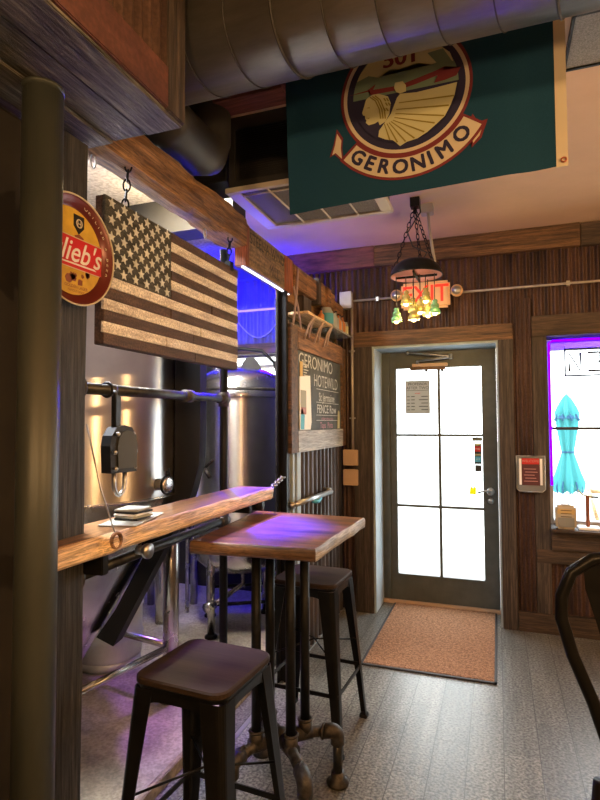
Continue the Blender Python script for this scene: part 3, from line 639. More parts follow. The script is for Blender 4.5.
# hanging black case with its ring
t = thing('hanging_case', (-1.22, 1.55, 1.33), 'black studded case with a metal ring hanging from the upper pipe', 'case')
b = MB(); b.T = Matrix.Translation((-1.215, 1.545, 1.425)) @ Matrix.Rotation(R(-8), 4, 'Z')
def case_prof(s=1): return [(-.058*s, -.07*s), (.058*s, -.07*s), (.062*s, .02), (.055*s, .055*s), (.035*s, .082*s), (0, .09*s), (-.035*s, .082*s), (-.055*s, .055*s), (-.062*s, .02)]
b.poly(case_prof(), (-.022, 0, 0), UY, UZ, UX, .044); body = b.build('case_shell', 'black_plastic', t)
b = MB(); b.T = Matrix.Translation((-1.215, 1.545, 1.425)) @ Matrix.Rotation(R(-8), 4, 'Z'); b.poly([(p[0]*.72+.012, p[1]*.8) for p in case_prof()], (.022, 0, 0), UY, UZ, UX, .005); b.build('face_panel', 'case_face', t)
for (yy, zz) in ((-.05, -.055), (.05, -.055), (-.055, 0), (.055, 0), (-.04, .06), (.04, .06)):
    MB().sphere((-1.19, 1.545+yy, 1.425+zz), .008).build('stud', 'zinc', t)
MB().box(-1.225, -1.205, 1.51, 1.54, 1.50, 1.615, .003).build('strap', 'black_plastic', t)
b = MB(); b.torus((-1.253, 1.525, 1.636), .024, .005, 'y', 1, 20); b.tube([(-1.223, 1.525, 1.632), (-1.215, 1.525, 1.61)], .007, 6); b.build('strap_loop', 'black_plastic', t)
b = MB(); pts = [(-1.215, 1.545+.028*math.cos(a), 1.318+.040*math.sin(a)) for a in [math.pi*(1+k/10) for k in range(11)]]
b.tube([(-1.215, 1.517, 1.358)]+pts+[(-1.215, 1.573, 1.358)], .0075, 8); b.build('ring', 'zinc', t)

# ---------------------------------------------------------------- wooden flag
t = thing('wooden_flag', (-1.2, 1.93, 1.775), 'weathered wooden stars and stripes flag hung on chains from the beam', 'flag sign')
FA, FB, FZ0, FZ1 = 1.432, 2.402, 1.778, 2.272
MB().box(-1.232, -1.205, FA, FB, FZ0, FZ1, .002).build('backing_board', 'flag_dark', t)
h = (FZ1-FZ0)/13; yc = FA+.40*(FB-FA)
bd, bl = MB(), MB()
for i in range(13):
    z1_ = FZ1-i*h; z0_ = z1_-h+.0015
    ys = yc if i < 7 else FA
    cut = ys+(FB-ys)*random.uniform(.35, .7)
    for (p0_, p1_) in ((ys, cut-.001), (cut+.001, FB)):
        (bd if i % 2 == 0 else bl).box(-1.206, -1.194+random.uniform(-.002, .003), p0_+.0005, p1_, z0_, z1_, .0015)
bd.build('dark_stripes', 'flag_dark', t); bl.build('light_stripes', 'flag_light', t)
MB().box(-1.206, -1.193, FA, yc-.002, FZ1-7*h+.001, FZ1, .002).build('canton', 'flag_canton', t)
b = MB(); cw, ch = yc-FA, 7*h
for r0 in range(9):
    nst = 6 if r0 % 2 == 0 else 5
    for c0 in range(nst):
        yy = FA+cw*((c0+(.5 if r0 % 2 == 0 else 1))/6); zz = FZ1-ch*((r0+.7)/9.4)
        a0 = random.uniform(-.15, .15)
        b.poly([((.0185 if k % 2 == 0 else .0078)*math.sin(math.pi*k/5+a0), (.0185 if k % 2 == 0 else .0078)*math.cos(math.pi*k/5+a0)) for k in range(10)], (-1.1935, yy, zz), UY, UZ, UX, .0035)
b.build('stars', 'flag_star', t)
for y in (1.56, 2.335):
    chain(((-1.20, y, 2.43 if y > 2 else 2.44), (-1.215, y, 2.268)), 5 if y < 2 else 5, .02, .0035, 45).build('hanging_chain', 'black_metal', t)
MB().box(-1.225, -1.19, 2.32, 2.35, 2.25, 2.30, .003).build('chain_bracket', 'black_metal', t)
for y, z in ((1.44, 2.393), (2.18, 2.393)):
    tag(MB().torus((-1.25, y, z), .012, .0022, 'x', 2.0, 16, 6).build('screw_eye', 'zinc'), 'small wire ring under the beam near the timber post' if y < 2 else 'small wire ring under the beam near the far end of the flag', 'hook')

# ---------------------------------------------------------------- round beer tin sign
t = thing('beer_sign', (-1.17, 1.295, 1.875), 'round yellow and red tin beer sign half behind the steel column', 'sign')
cy_, cz_, rr_ = 1.275, 2.035, .163
MB().lathe([(.001, 0), (rr_*.8, 0), (rr_*.84, .004), (rr_*.97, .022), (rr_, .022), (rr_, .016), (rr_*.86, -.006), (.001, -.006)], (-1.185, cy_, cz_), 'x', 56).build('rim', 'dark_red_paint', t)
MB().lathe([(.001, .002), (rr_*.80, .002)], (-1.184, cy_, cz_), 'x', 56).build('face', 'yellow_paint', t)
MB().torus((-1.162, cy_, cz_), rr_, .003, 'x', 1, 56, 6).build('bright_edge', 'cream_cloth', t)
b = MB(); wv = []
for k in range(13): wv.append((-.128+.256*k/12, .042))
for k in range(13): wv.append((.128-.256*k/12, -.048))
b.poly(wv, (-1.183, cy_, cz_), UY, UZ, UX, .002); band = b.build('red_band', 'red_paint', t)
b = MB()
b.box(-1.182, -1.1805, cy_-.125, cy_+.125, cz_+.043, cz_+.045); b.box(-1.182, -1.1805, cy_-.12, cy_+.12, cz_-.051, cz_-.049); b.build('band_line', 'cream_cloth', t)
b = MB(); b.mesh(text_me("Ortlieb's", .092, .0012, .35), (-1.180, cy_-.030, cz_-.002), UY*.92, UZ, UX)
b.poly([(-.10, -.040), (.105, -.038), (.095, -.033), (-.10, -.036)], (-1.181, cy_, cz_), UY, UZ, UX, .001); b.build('script_lettering', 'white_paint', t)
b = MB()
for k, ch_ in enumerate("ORTLIEB'S BEER"):
    a = R(72-6.8*k); rr2 = rr_*.90
    b.mesh(text_me(ch_, .019, .0004), (-1.172+.001, cy_+rr2*math.cos(a), cz_+rr2*math.sin(a)), UY*math.sin(a)-UZ*math.cos(a), UY*math.cos(a)+UZ*math.sin(a), UX)
b.build('rim_lettering', 'cream_cloth', t)
b = MB(); b.poly([(-.022, .03), (.022, .03), (.022, -.005), (0, -.028), (-.022, -.005)], (-1.183, cy_+.028, cz_+.085), UY, UZ, UX, .002); b.build('shield', 'black_paint', t)
b = MB(); b.torus((-1.1795, cy_+.028, cz_+.090), .012, .0018, 'x', 1, 20, 5); b.mesh(text_me('H', .026, .0005), (-1.1795, cy_+.028, cz_+.088), UY, UZ, UX); b.build('shield_mark', 'cream_cloth', t)
b = MB()
random.seed(3)
for k in range(9):
    y_, z_, s_ = cy_+random.uniform(-.02, .07), cz_-.075+random.uniform(-.015, .02), random.uniform(.006, .016)
    b.poly([(s_*math.cos(a)*random.uniform(.6, 1.2), s_*math.sin(a)*random.uniform(.6, 1.2)) for a in [i*math.pi/4 for i in range(8)]], (-1.1825, y_, z_), UY, UZ, UX, .001)
b.poly([(-.02, 0), (0, .008), (.02, 0), (.015, -.006), (-.015, -.006)], (-1.1825, cy_+.03, cz_+.05), UY, UZ, UX, .001)
b.mesh(text_me('GOLDEN LAGER', .013, .0004), (-1.181, cy_+.02, cz_-.105), UY, UZ, UX)
b.mesh(text_me('FAMOUS SINCE', .010, .0003), (-1.181, cy_+.02, cz_-.118), UY, UZ, UX); b.build('scene_print', plain('brown print', (.22, .06, .02), .4), t)

# ---------------------------------------------------------------- duct, vent unit, banner
t = thing('air_duct', (1.2, 1.553, 2.62), 'large round spiral metal duct running under the ceiling', 'duct')
dx0, dx1, dy, dz, dr = -1.40, 3.39, 1.553, 2.783, .163
b = MB(); nseg = 44; n = 60; V = []
MB().cyl((dx0, dy, dz), (dx1, dy, dz), dr, 56).build('duct_pipe', 'duct', t)
for k in range(28):
    x = -.86+k*.15; pts = []
    wide = (k % 5 == 2)
    for j in range(48):
        a = 2*math.pi*j/48; pts.append((x+.035*math.sin(a+1), dy+(dr+.001)*math.cos(a), dz+(dr+.001)*math.sin(a)))
    b.tube(pts, .0042 if wide else .0022, 6, closed=True)
b.build('seam_ribs', 'ac_dark', t)
for x in (-.45, .9, 2.2): MB().tube([(x, dy, dz+dr), (x, dy, CZ)], .004, 6).build('hanger_rod', 'zinc', t)

t = thing('ceiling_vent_unit', (-.84, 2.5, 2.6), 'dark boxy ceiling vent unit with a louvred face behind the banner', 'vent unit')
b = MB(); b.box(-1.17, -.50, 2.275, 2.75, 2.62, CZ); b.build('housing', 'ac_dark', t)
b = MB(); b.box(-1.17, -1.14, 2.26, 2.276, 2.62, CZ); b.box(-.53, -.50, 2.26, 2.276, 2.62, CZ); b.box(-1.14, -.53, 2.26, 2.276, 2.90, CZ); b.box(-1.14, -.53, 2.26, 2.276, 2.62, 2.655); b.build('face_frame', 'ac_dark', t)
b = MB()
for k in range(22):
    z = 2.662+k*.0107; b._add([(-1.12, 2.262, z), (-.55, 2.262, z), (-.55, 2.274, z+.006), (-1.12, 2.274, z+.006)], [(0, 1, 2, 3)])
b.box(-.845, -.83, 2.258, 2.268, 2.655, 2.90); b.build('louvre', 'grille_mesh', t)
b = MB(); b.box(-1.185, -.485, 2.25, 2.275, 2.598, 2.622, .002); b.box(-1.185, -.485, 2.725, 2.765, 2.598, 2.622, .002); b.box(-1.185, -1.12, 2.275, 2.725, 2.598, 2.622, .002); b.box(-.54, -.485, 2.275, 2.725, 2.598, 2.622, .002); b.build('bottom_frame', 'ac_white', t)
MB().box(-1.12, -.54, 2.275, 2.725, 2.606, 2.62).build('filter_mesh', 'grille_mesh', t)
b = MB()
for x in (-.98, -.83, -.68): b.tube([(x, 2.275, 2.60), (x+.02, 2.725, 2.60)], .005, 6)
b.tube([(-1.12, 2.31, 2.60), (-.54, 2.31, 2.60)], .004, 6); b.build('grille_bars', 'ac_white', t)

# banner
t = thing('squadron_banner', (-.28, 2.05, 2.37), 'teal banner with a round squadron emblem and GERONIMO ribbon', 'banner')
BY = 2.05
def by(x, z):
    k = min(1, max(0, (abs(x+.312)-.345)/.12)); k = k*k*(3-2*k)   # the sewn emblem keeps its patch of cloth flat
    return BY+k*(.008*math.sin(x*7+.5)+.004*math.sin(x*17))
b = MB(); nx, nz = 60, 16; V = []
for i in range(nx+1):
    for j in range(nz+1):
        u, v = i/nx, j/nz; x = -.785+u*(.995)-.018*(v)*(1-u); zb = 2.372+.036*u; V.append((x, by(x, 0), zb+(2.955-zb)*v))
F_ = [(i*(nz+1)+j, (i+1)*(nz+1)+j, (i+1)*(nz+1)+j+1, i*(nz+1)+j+1) for i in range(nx) for j in range(nz)]
N_ = len(V); V2 = [(a, b_+.0015, c) for a, b_, c in V]
edge = []
b._add(V+V2, F_+[tuple(N_+q for q in f[::-1]) for f in F_], True)
b.build('cloth', 'teal_cloth', t)
b = MB(); V = []
for j in range(nz+1):
    z = 2.403+(2.955-2.403)*j/nz
    for x in (.209, .246): V.append((x, by(x, 0)-.002, z))
for j in range(nz+1):
    z = 2.403+(2.955-2.403)*j/nz
    for x in (.209, .246): V.append((x, by(x, 0)+.002, z))
m_ = 2*(nz+1)
b._add(V, [(2*j, 2*j+1, 2*j+3, 2*j+2) for j in range(nz)]+[(m_+2*j, m_+2*j+2, m_+2*j+3, m_+2*j+1) for j in range(nz)]+[(2*j+1, m_+2*j+1, m_+2*j+3, 2*j+3) for j in range(nz)]+[(0, m_, m_+1, 1)])
b.build('header_band', 'cream_cloth', t)
MB().torus((.232, by(.232, 0)-.006, 2.425), .008, .003, 'y', 1, 16, 6).build('grommet', 'copper', t)
EC = Vector((-.312, 0, 2.785)); ER = .25
em = thing.__call__ if False else None
def layer(b, pts, lv):
    """emblem piece sewn on the cloth: fan triangulated so it follows the cloth's waves"""
    vs = [Vector((EC.x+p[0]*ER, 0, EC.z+p[1]*ER)) for p in pts]
    bm = b.bm; vv = []
    for v in vs: vv.append(bm.verts.new((v.x, by(v.x, 0)-.0008-lv*.0011, v.z)))
    f = bm.faces.new(vv); r3 = bmesh.ops.triangulate(bm, faces=[f])
    return b
def strip_arc(b, r0, r1, a0, a1, lv, n=64):
    vs = []; bm = b.bm
    for i in range(n+1):
        a = R(a0+(a1-a0)*i/n)
        for r in (r0, r1):
            x = EC.x+r*ER*math.cos(a); z = EC.z+r*ER*math.sin(a); vs.append(bm.verts.new((x, by(x, 0)-.0008-lv*.0011, z)))
    for i in range(n): bm.faces.new((vs[2*i], vs[2*i+1], vs[2*i+3], vs[2*i+2]))
    return b
def e(cx, cy): return ((cx-255)/240, -(cy+.2*(cx-255)-355)/240)
ZT = .66  # top of emblem clipped by the ceiling line
def halfdisc(r, z0, z1, n=40):
    """the part of a disc between two heights"""
    out = []
    a1_ = math.asin(max(-1, min(1, z1/r))); a0_ = math.asin(max(-1, min(1, z0/r)))
    for i in range(n+1): a = a0_+(a1_-a0_)*i/n; out.append((r*math.cos(a), r*math.sin(a)))
    for i in range(n+1): a = math.pi-a1_+(a1_-a0_)*i/n; out.append((r*math.cos(a), r*math.sin(a)))
    return out
def ringpair(nm, mt, r0, r1, lv):
    a = math.degrees(math.asin(min(1, ZT/r1)))
    strip_arc(MB(), r0, r1, 180-a, 360+a, lv).build(nm, mt, t, recalc=False)
ringpair('outer_ring', 'red_cloth', .955, 1.0, 1)
ringpair('cream_ring', 'cream_cloth', .90, .956, 1)
ringpair('navy_ring', 'navy_cloth', .79, .901, 1)
layer(MB(), halfdisc(.80, -.79, .04), 1).build('navy_field', 'navy_cloth', t, recalc=False)
layer(MB(), halfdisc(.80, .0, ZT), 1.2).build('sage_sky', 'sage_cloth', t, recalc=False)
# clouds
cl = [(-.74, .30), (-.55, .36), (-.4, .30), (-.2, .40), (0, .33), (.2, .40), (.42, .32), (.6, .36), (.73, .30), (.68, .45), (.5, .62), (.45, .66), (-.45, .66), (-.52, .60), (-.68, .42)]
layer(MB(), cl, 1.6).build('cloud', 'straw_cloth', t, recalc=False)
cl = [e(*p) for p in ((340, 215), (395, 200), (430, 255), (400, 265), (370, 250))]
layer(MB(), cl, 2.0).build('cloud', 'sage_cloth', t, recalc=False)
def btext(b, tx, x, z, s_, bo, rot=0, lv=3, sx=1):
    me = text_me(tx, s_, bo); ca, sa = math.cos(rot), math.sin(rot)
    base = len(b.bm.verts); vs = []
    for q in me.vertices:
        px_ = x+(q.co.x*sx*ca-q.co.y*sa); pz = z+(q.co.x*sx*sa+q.co.y*ca); vs.append(b.bm.verts.new((px_, by(px_, 0)-.0008-lv*.0011, pz)))
    for p_ in me.polygons:
        try: b.bm.faces.new([vs[i] for i in p_.vertices])
        except ValueError: pass
b = MB()
for jx in (-.002, 0, .002): btext(b, '501', EC.x-.012+jx, EC.z+.44*ER+.022, .085, .001, lv=3+jx*100, sx=1.1)
b.build('squadron_number', 'red_cloth', t, recalc=False)
# war bonnet
fan = [(205, 440), (160, 505), (157, 528), (185, 538), (212, 540), (237, 562), (262, 545), (300, 532), (335, 508), (368, 478), (398, 448), (418, 408), (432, 372), (442, 325), (375, 342), (300, 360), (240, 365), (228, 380)]
layer(MB(), [e(*p) for p in fan], 2).build('feather_fan', 'straw_cloth', t, recalc=False)
b = MB()
for (x0_, y0_, x1_, y1_) in ((235, 400, 430, 375), (225, 425, 412, 410), (222, 440, 395, 448), (218, 455, 362, 475), (212, 465, 325, 508), (205, 470, 290, 532), (198, 475, 258, 545), (190, 478, 228, 548), (180, 478, 200, 540)):
    p0_ = Vector(e(x0_, y0_)); p1_ = Vector(e(x1_, y1_)); d = (p1_-p0_).normalized(); nn = Vector((-d.y, d.x))*.010
    layer(b, [tuple(p0_-nn*.7), tuple(p1_-nn*1.2), tuple(p1_+nn*1.2), tuple(p0_+nn*.7)], 3.4)
b.build('feather_lines', 'gold_cloth', t, recalc=False)
head = [(122, 378), (112, 388), (106, 410), (97, 438), (100, 447), (110, 450), (108, 460), (113, 466), (111, 476), (122, 485), (145, 478), (158, 470), (163, 485), (185, 470), (200, 440), (205, 400), (195, 375), (160, 365), (138, 368)]
layer(MB(), [e(*p) for p in head], 3).build('head', 'straw_cloth', t, recalc=False)
b = MB()
for off in (0, 9, 18):
    pts = [(128+off, 378-off*.3), (148+off, 392-off*.2), (163+off, 425), (167+off, 460)]
    for i in range(3):
        p0_ = Vector(e(*pts[i])); p1_ = Vector(e(*pts[i+1])); d = (p1_-p0_).normalized(); nn = Vector((-d.y, d.x))*.010
        layer(b, [tuple(p0_-nn), tuple(p1_-nn), tuple(p1_+nn), tuple(p0_+nn)], 4)
layer(b, [e(*p) for p in ((113, 420), (126, 416), (126, 421))], 4); layer(b, [e(*p) for p in ((112, 458), (128, 456), (122, 461))], 4)
for (x_, y_) in ((190, 388), (196, 405), (188, 425)):
    for k in range(2):
        p0_ = Vector(e(x_-10+10*k, y_-6)); p1_ = Vector(e(x_-3+10*k, y_+6)); nn = Vector((.012, 0))
        layer(b, [tuple(p0_-nn), tuple(p1_-nn), tuple(p1_+nn), tuple(p0_+nn)], 4)
b.build('head_band', 'gold_cloth', t, recalc=False)
bolt = [(42, 374), (118, 352), (150, 328), (140, 350), (235, 335), (300, 312), (370, 282), (400, 268), (392, 282), (455, 272), (440, 302), (400, 318), (362, 328), (375, 300), (300, 330), (235, 352), (130, 370), (128, 356)]
layer(MB(), [e(*p) for p in bolt], 4).build('lightning_bolt', 'red_cloth', t, recalc=False)
layer(MB(), [e(*p) for p in ((222, 325), (250, 320), (262, 335), (262, 358), (240, 366), (226, 360), (218, 345))], 5).build('fist', 'straw_cloth', t, recalc=False)
strip_arc(MB(), .99, 1.37, 221.5, 328.5, 2).build('ribbon_border', 'red_cloth', t, recalc=False)
strip_arc(MB(), 1.035, 1.33, 223.5, 326.5, 3).build('ribbon', 'cream_cloth', t, recalc=False)
for pts in (((-3, 500), (22, 535), (18, 575), (25, 630), (-12, 600), (-32, 612), (-15, 560)), ((470, 488), (492, 440), (510, 470), (542, 458), (520, 525), (487, 562), (490, 520))):
    c_ = Vector((sum(p[0] for p in pts)/7, sum(p[1] for p in pts)/7))
    o_ = layer(MB(), [e(*p) for p in pts], 1.3).build('ribbon_tail', 'red_cloth', t, recalc=False)
    layer(MB(), [e(c_.x+(p[0]-c_.x)*.68, c_.y+(p[1]-c_.y)*.75) for p in pts], 1.6).build('tail_fill', 'cream_cloth', o_, recalc=False)
b = MB(); wd = dict(zip('GERONIMO', range(8)))
word = 'GERONIMO'; ang = [231.5, 242.5, 253.8, 266.5, 279.5, 288.7, 299.5, 315]
for ch_, a in zip(word, ang):
    a_ = R(a); rr2 = 1.18*ER
    for jx, jz, lv_ in ((.0022, .0022, 4), (.0022, -.0022, 4.2), (-.0022, .0022, 4.4), (-.0022, -.0022, 4.6)): btext(b, ch_, EC.x+rr2*math.cos(a_)+jx, EC.z+rr2*math.sin(a_)+jz, .076, 0, a_+math.pi/2, lv_)
b.build('lettering', 'navy_cloth', t, recalc=False)

# ceiling grille at right, odd ducts at left, grey pipe over the beam
t = thing('ceiling_grille', (.7, 2.2, 2.94), 'grey framed ceiling grille at the top right corner', 'vent')
b = MB(); b.box(.275, .285, 2.07, 2.4, 2.94, CZ); b.box(.275, 1.0, 2.07, 2.08, 2.94, CZ); b.box(.275, 1.0, 2.39, 2.4, 2.94, CZ); b.box(.99, 1.0, 2.07, 2.4, 2.94, CZ); b.build('frame', 'black_metal', t)
MB().box(.285, .99, 2.08, 2.39, 2.948, CZ).build('panel', noisy('speckled panel', (.16, .16, .15), (.34, .34, .32), (160, 160, 160), (.6, .7)), t)
tag(MB().tube([(-1.36, 1.78, 2.62), (-1.36, 2.76, 2.60), (-1.36, 2.79, 2.598), (-1.36, 2.80, 2.597)], [.066, .066, .055, .03], 24).build('grey_drain_pipe', 'ac_dark'), 'grey round ended pipe lying above the rough beam', 'pipe')
tag(MB().tube([(-1.20, 1.72, 2.70), (-1.20, 1.80, 2.70), (-1.20, 2.02, 2.695), (-1.20, 2.08, 2.72), (-1.20, 2.11, 2.78), (-1.20, 2.11, 2.955)], .105, 28).build('elbow_duct', 'ac_dark'), 'dark round elbow duct above the rough beam', 'duct')
struct(MB().box(-1.48, -1.45, 1.38, 2.66, 2.57, CZ-.002).build('wall_over_beam', 'dark_wall'))
tag(MB().box(-1.38, -1.20, 2.29, 2.48, 2.68, CZ, .004).build('boxed_riser', 'ac_dark'), 'dark square riser beside the ceiling vent unit', 'duct')
tag(MB().box(-1.29, -.80, 2.02, 2.16, 2.90, CZ-.002, .012).build('ceiling_timber', 'red_board_x'), 'dark red board on the ceiling between duct and vent unit', 'board')
struct(MB().box(-4.7, -1.5, 2.95, 3.13, 2.74, CZ-.002).build('trim_24', 'dark_wall'))

# chandelier
CX, CY = -.472, 3.5
t = thing('insulator_chandelier', (CX, CY, 2.18), 'round black chandelier with glass insulator shades on chains', 'chandelier')
MB().lathe([(.001, .10), (.05, .098), (.10, .085), (.14, .055), (.160, .02), (.164, .004), (.168, -.006), (.162, -.008), (.155, .0), (.12, .006), (.001, .010)], (CX, CY, 2.462), 'z', 40).build('canopy_dish', 'black_metal', t)
MB().lathe([(.160, -.007), (.155, -.004), (.12, .002), (.001, .006)], (CX, CY, 2.462), 'z', 40).build('copper_lining', 'copper', t)
b = MB(); b.tube([(CX-.13, CY, 2.452), (CX+.13, CY, 2.452)], .008, 8); b.tube([(CX, CY-.13, 2.452), (CX, CY+.13, 2.452)], .008, 8); b.build('cross_bar', 'black_metal', t)
for k, (dx_, dy_) in enumerate(((-.14, -.02), (.12, -.06), (.02, .12))):
    chain(((CX-.005, CY, 2.90), (CX+dx_, CY+dy_, 2.49)), 13, .02, .003, 20*k, .5).build('hanging_chain', 'black_metal', t)
MB().tube([(CX+.02, CY, 2.95), (CX+.035, CY-.02, 2.86), (CX-.05, CY-.01, 2.74), (CX-.02, CY, 2.65), (CX+.07, CY, 2.60), (CX+.02, CY, 2.53), (CX-.08, CY, 2.50)], .005, 8).build('power_cord', 'black_plastic', t)
MB().box(CX-.03, CX+.03, CY-.03, CY+.03, 2.90, CZ).build('ceiling_hook_plate', 'black_metal', t)
MB().torus((CX, CY, 2.895), .02, .004, 'x').build('ceiling_hook', 'black_metal', t)
def shade(x, y, z, mt, lit, cord_top=2.45):
    o_ = MB().lathe([(.001, .058), (.014, .058), (.018, .05), (.016, .035), (.024, .03), (.026, .012), (.022, .008), (.032, -.004), (.036, -.022), (.034, -.030), (.029, -.028), (.024, -.010), (.012, .02), (.001, .022)], (x, y, z), 'z', 24).build('insulator_shade', mt, t)
    MB().tube([(x, y, z+.055), (x, y, cord_top)], .003, 6).build('cord', 'black_plastic', o_)
    if lit: MB().sphere((x, y, z-.022), .017, 1.2, 12).build('bulb', 'bulb', o_)
for (x, y, z, mt, lit) in ((-.126, -.02, 2.195, 'glass_green', True), (.118, -.05, 2.225, 'glass_green', True), (-.062, -.03, 2.30, 'amber_glass', True), (-.03, .06, 2.27, 'amber_glass', True), (.03, -.06, 2.235, 'amber_glass', True), (.055, .02, 2.32, 'amber_glass', True), (-.005, -.10, 2.185, 'amber_glass', True), (.06, .09, 2.24, 'amber_glass', True)):
    shade(CX+x, CY+y, z, mt, lit)
t = thing('conduit_drop', (-.4, 3.58, 2.5), 'slanted metal conduit and box on the ceiling beside the chandelier chain', 'conduit')
MB().box(-.455, -.375, 3.6, 3.68, 2.90, CZ, .004).build('junction_box', 'box_grey', t)
MB().tube([(-.405, 3.63, 2.90), (-.40, 3.61, 2.80), (-.355, 3.52, 2.52)], .010, 10).build('pipe', 'conduit', t)

# exit sign
t = thing('exit_sign', (-.51, 4.30, 2.40), 'cream EXIT sign with red letters and two round lamp heads', 'sign')
MB().box(-.70, -.325, 4.28, 4.33, 2.405, 2.615, .018).build('housing', 'sign_cream', t)
MB().mesh(text_me('EXIT', .19, .006), (-.512, 4.278, 2.51), UX*.92, UZ, -UY).build('lettering', 'exit_red', t)
for x in (-.735, -.275):
    o_ = MB().lathe([(.001, 0), (.03, 0), (.045, -.02), (.045, -.045), (.001, -.045)], (x, 4.32, 2.525), 'y', 24).build('lamp_head', 'sign_cream', t)
    MB().lathe([(.001, -.046), (.034, -.046), (.034, -.050), (.001, -.050)], (x, 4.32, 2.525), 'y', 20).build('lamp_lens', 'zinc', o_)
MB().box(-.56, -.46, 4.33, FY-.017, 2.47, 2.56).build('back_plate', 'sign_cream', t)

# wall conduits, box and outlets
t = thing('wall_conduit', (-.1, 4.345, 2.52), 'long thin grey conduit running level across the corrugated wall', 'conduit')
MB().cyl((-1.10, 4.348, 2.523), (3.3, 4.348, 2.523), .010, 12).build('pipe', 'conduit', t)
for x in (-.9, .5, 1.6): MB().box(x-.012, x+.012, 4.336, 4.362, 2.505, 2.541).build('clip', 'zinc', t)
t = thing('wall_box', (-1.15, 4.33, 2.46), 'square grey electrical box high in the corner of the door wall', 'electrical box')
MB().box(-1.205, -1.105, 4.29, 4.362, 2.455, 2.595, .004).build('box', 'box_grey', t)
MB().cyl((-1.115, 4.345, 2.455), (-1.115, 4.345, 1.30), .012, 12).build('drop_conduit', 'conduit', t)
for z in (1.55, 2.1): MB().box(-1.14, -1.09, 4.333, 4.362, z, z+.012).build('strap', 'zinc', t)
for zc, lb in ((1.235, 'upper beige switch plate at the end of the wall conduit'), (1.075, 'lower beige outlet plate beneath the switch plate')):
    t = thing('outlet_plate', (-1.13, 4.33, zc-.065), lb, 'outlet', 'beige wall plates')
    MB().box(-1.192, -1.07, 4.315, 4.362, zc-.064, zc+.064, .004).build('plate', 'cream_plastic', t)
    for x in (-1.165, -1.115): MB().box(x, x+.028, 4.312, 4.316, zc-.035, zc+.035, .002).build('rocker', 'cream_plastic', t)
# leaflet holder and sill things
t = thing('leaflet_holder', (.22, 4.30, 1.01), 'clear wall holder with a maroon card between door and window', 'holder')
HX0, HX1, HZ0, HZ1, HY = .124, .316, 1.012, 1.272, 4.345
b = MB(); b.poly([(.02, 0), (.172, 0), (.192, .02), (.192, .26), (0, .26), (0, .02)], (HX0, HY, HZ0), UX, UZ, -UY, .03); b.build('acrylic_shell', 'acrylic', t)
b = MB(); b.tube([(HX0+.02, HY-.033, HZ0), (HX0+.172, HY-.033, HZ0), (HX1, HY-.033, HZ0+.02), (HX1, HY-.033, HZ1), (HX0, HY-.033, HZ1), (HX0, HY-.033, HZ0+.02), (HX0+.02, HY-.033, HZ0)], .004, 6); b.build('bright_rim', 'zinc', t)
for xx in (HX0+.018, HX1-.034): MB().box(xx, xx+.016, HY-.038, HY-.032, HZ0+.05, HZ1-.02).build('side_rail', 'paper', t)
c_ = MB().box(HX0+.036, HX1-.036, HY-.036, HY-.031, HZ0+.048, HZ1-.015).build('card', 'maroon_card', t)
MB().box(HX0+.038, HX1-.038, HY-.038, HY-.036, HZ1-.06, HZ1-.018).build('card_header', 'red_paint', c_)
b = MB(); b.mesh(text_me('WELCOME', .024, .0005), ((HX0+HX1)/2, HY-.0385, HZ1-.038), UX, UZ, -UY)
for k in range(5): b.box(HX0+.05+.008*(k % 2), HX1-.05-.01*(k % 3), HY-.0375, HY-.036, HZ0+.075+.022*k, HZ0+.080+.022*k)
b.build('card_print', plain('pink print', (.5, .25, .25), .6), c_)

t = thing('tin_canister', (.45, 4.33, .757), 'cream and grey printed tin on the window sill by the frame', 'tin')
b = MB(); b.box(.378, .512, 4.30, 4.38, .758, .925, .014); b.build('tin_body', 'beige_card', t)
MB().box(.392, .498, 4.297, 4.301, .775, .84, .003).build('lower_print', 'grey_card', t)
MB().box(.39, .50, 4.297, 4.301, .865, .90, .003).build('upper_band', 'kraft', t)
b = MB()
for k in range(3): b.box(.41, .48, 4.2955, 4.2985, .845+.022*k, .849+.022*k)
b.build('print', 'ink', t)
MB().torus((.445, 4.34, .927), .03, .004, 'z', .6).build('lid_rim', 'zinc', t)
t = thing('mug_tree', (.59, 4.36, .757), 'small brown wooden peg on a white base on the window sill', 'stand')
MB().box(.525, .665, 4.30, 4.42, .758, .776, .004).build('base', 'paper', t)
MB().box(.578, .602, 4.35, 4.372, .776, .995, .003).build('peg', 'sign_end', t)
MB().tube([(.53, 4.36, 1.03), (.56, 4.36, 1.0), (.62, 4.36, .985)], .006, 6).build('top_arm', 'straw_cloth', t)
MB().box(.615, .66, 4.35, 4.37, .98, .992).build('dark_clip', 'ink', t)

# ---------------------------------------------------------------- door mat
t = thing('door_mat', (-.43, 4.0, 0), 'brown coir mat with dark rubber edging in front of the door', 'mat')
b = MB(); V = []; nx, ny = 40, 50
MB().box(-.825, -.045, 3.425, 4.633, .001, .014, .003).build('pile', 'mat', t)
b = MB(); b.box(-.842, -.822, 3.405, 4.634, .0005, .011, .003); b.box(-.048, -.030, 3.405, 4.634, .0005, .011, .003); b.box(-.842, -.030, 3.405, 3.427, .0005, .011, .003); b.build('edging', 'mat_edge', t)

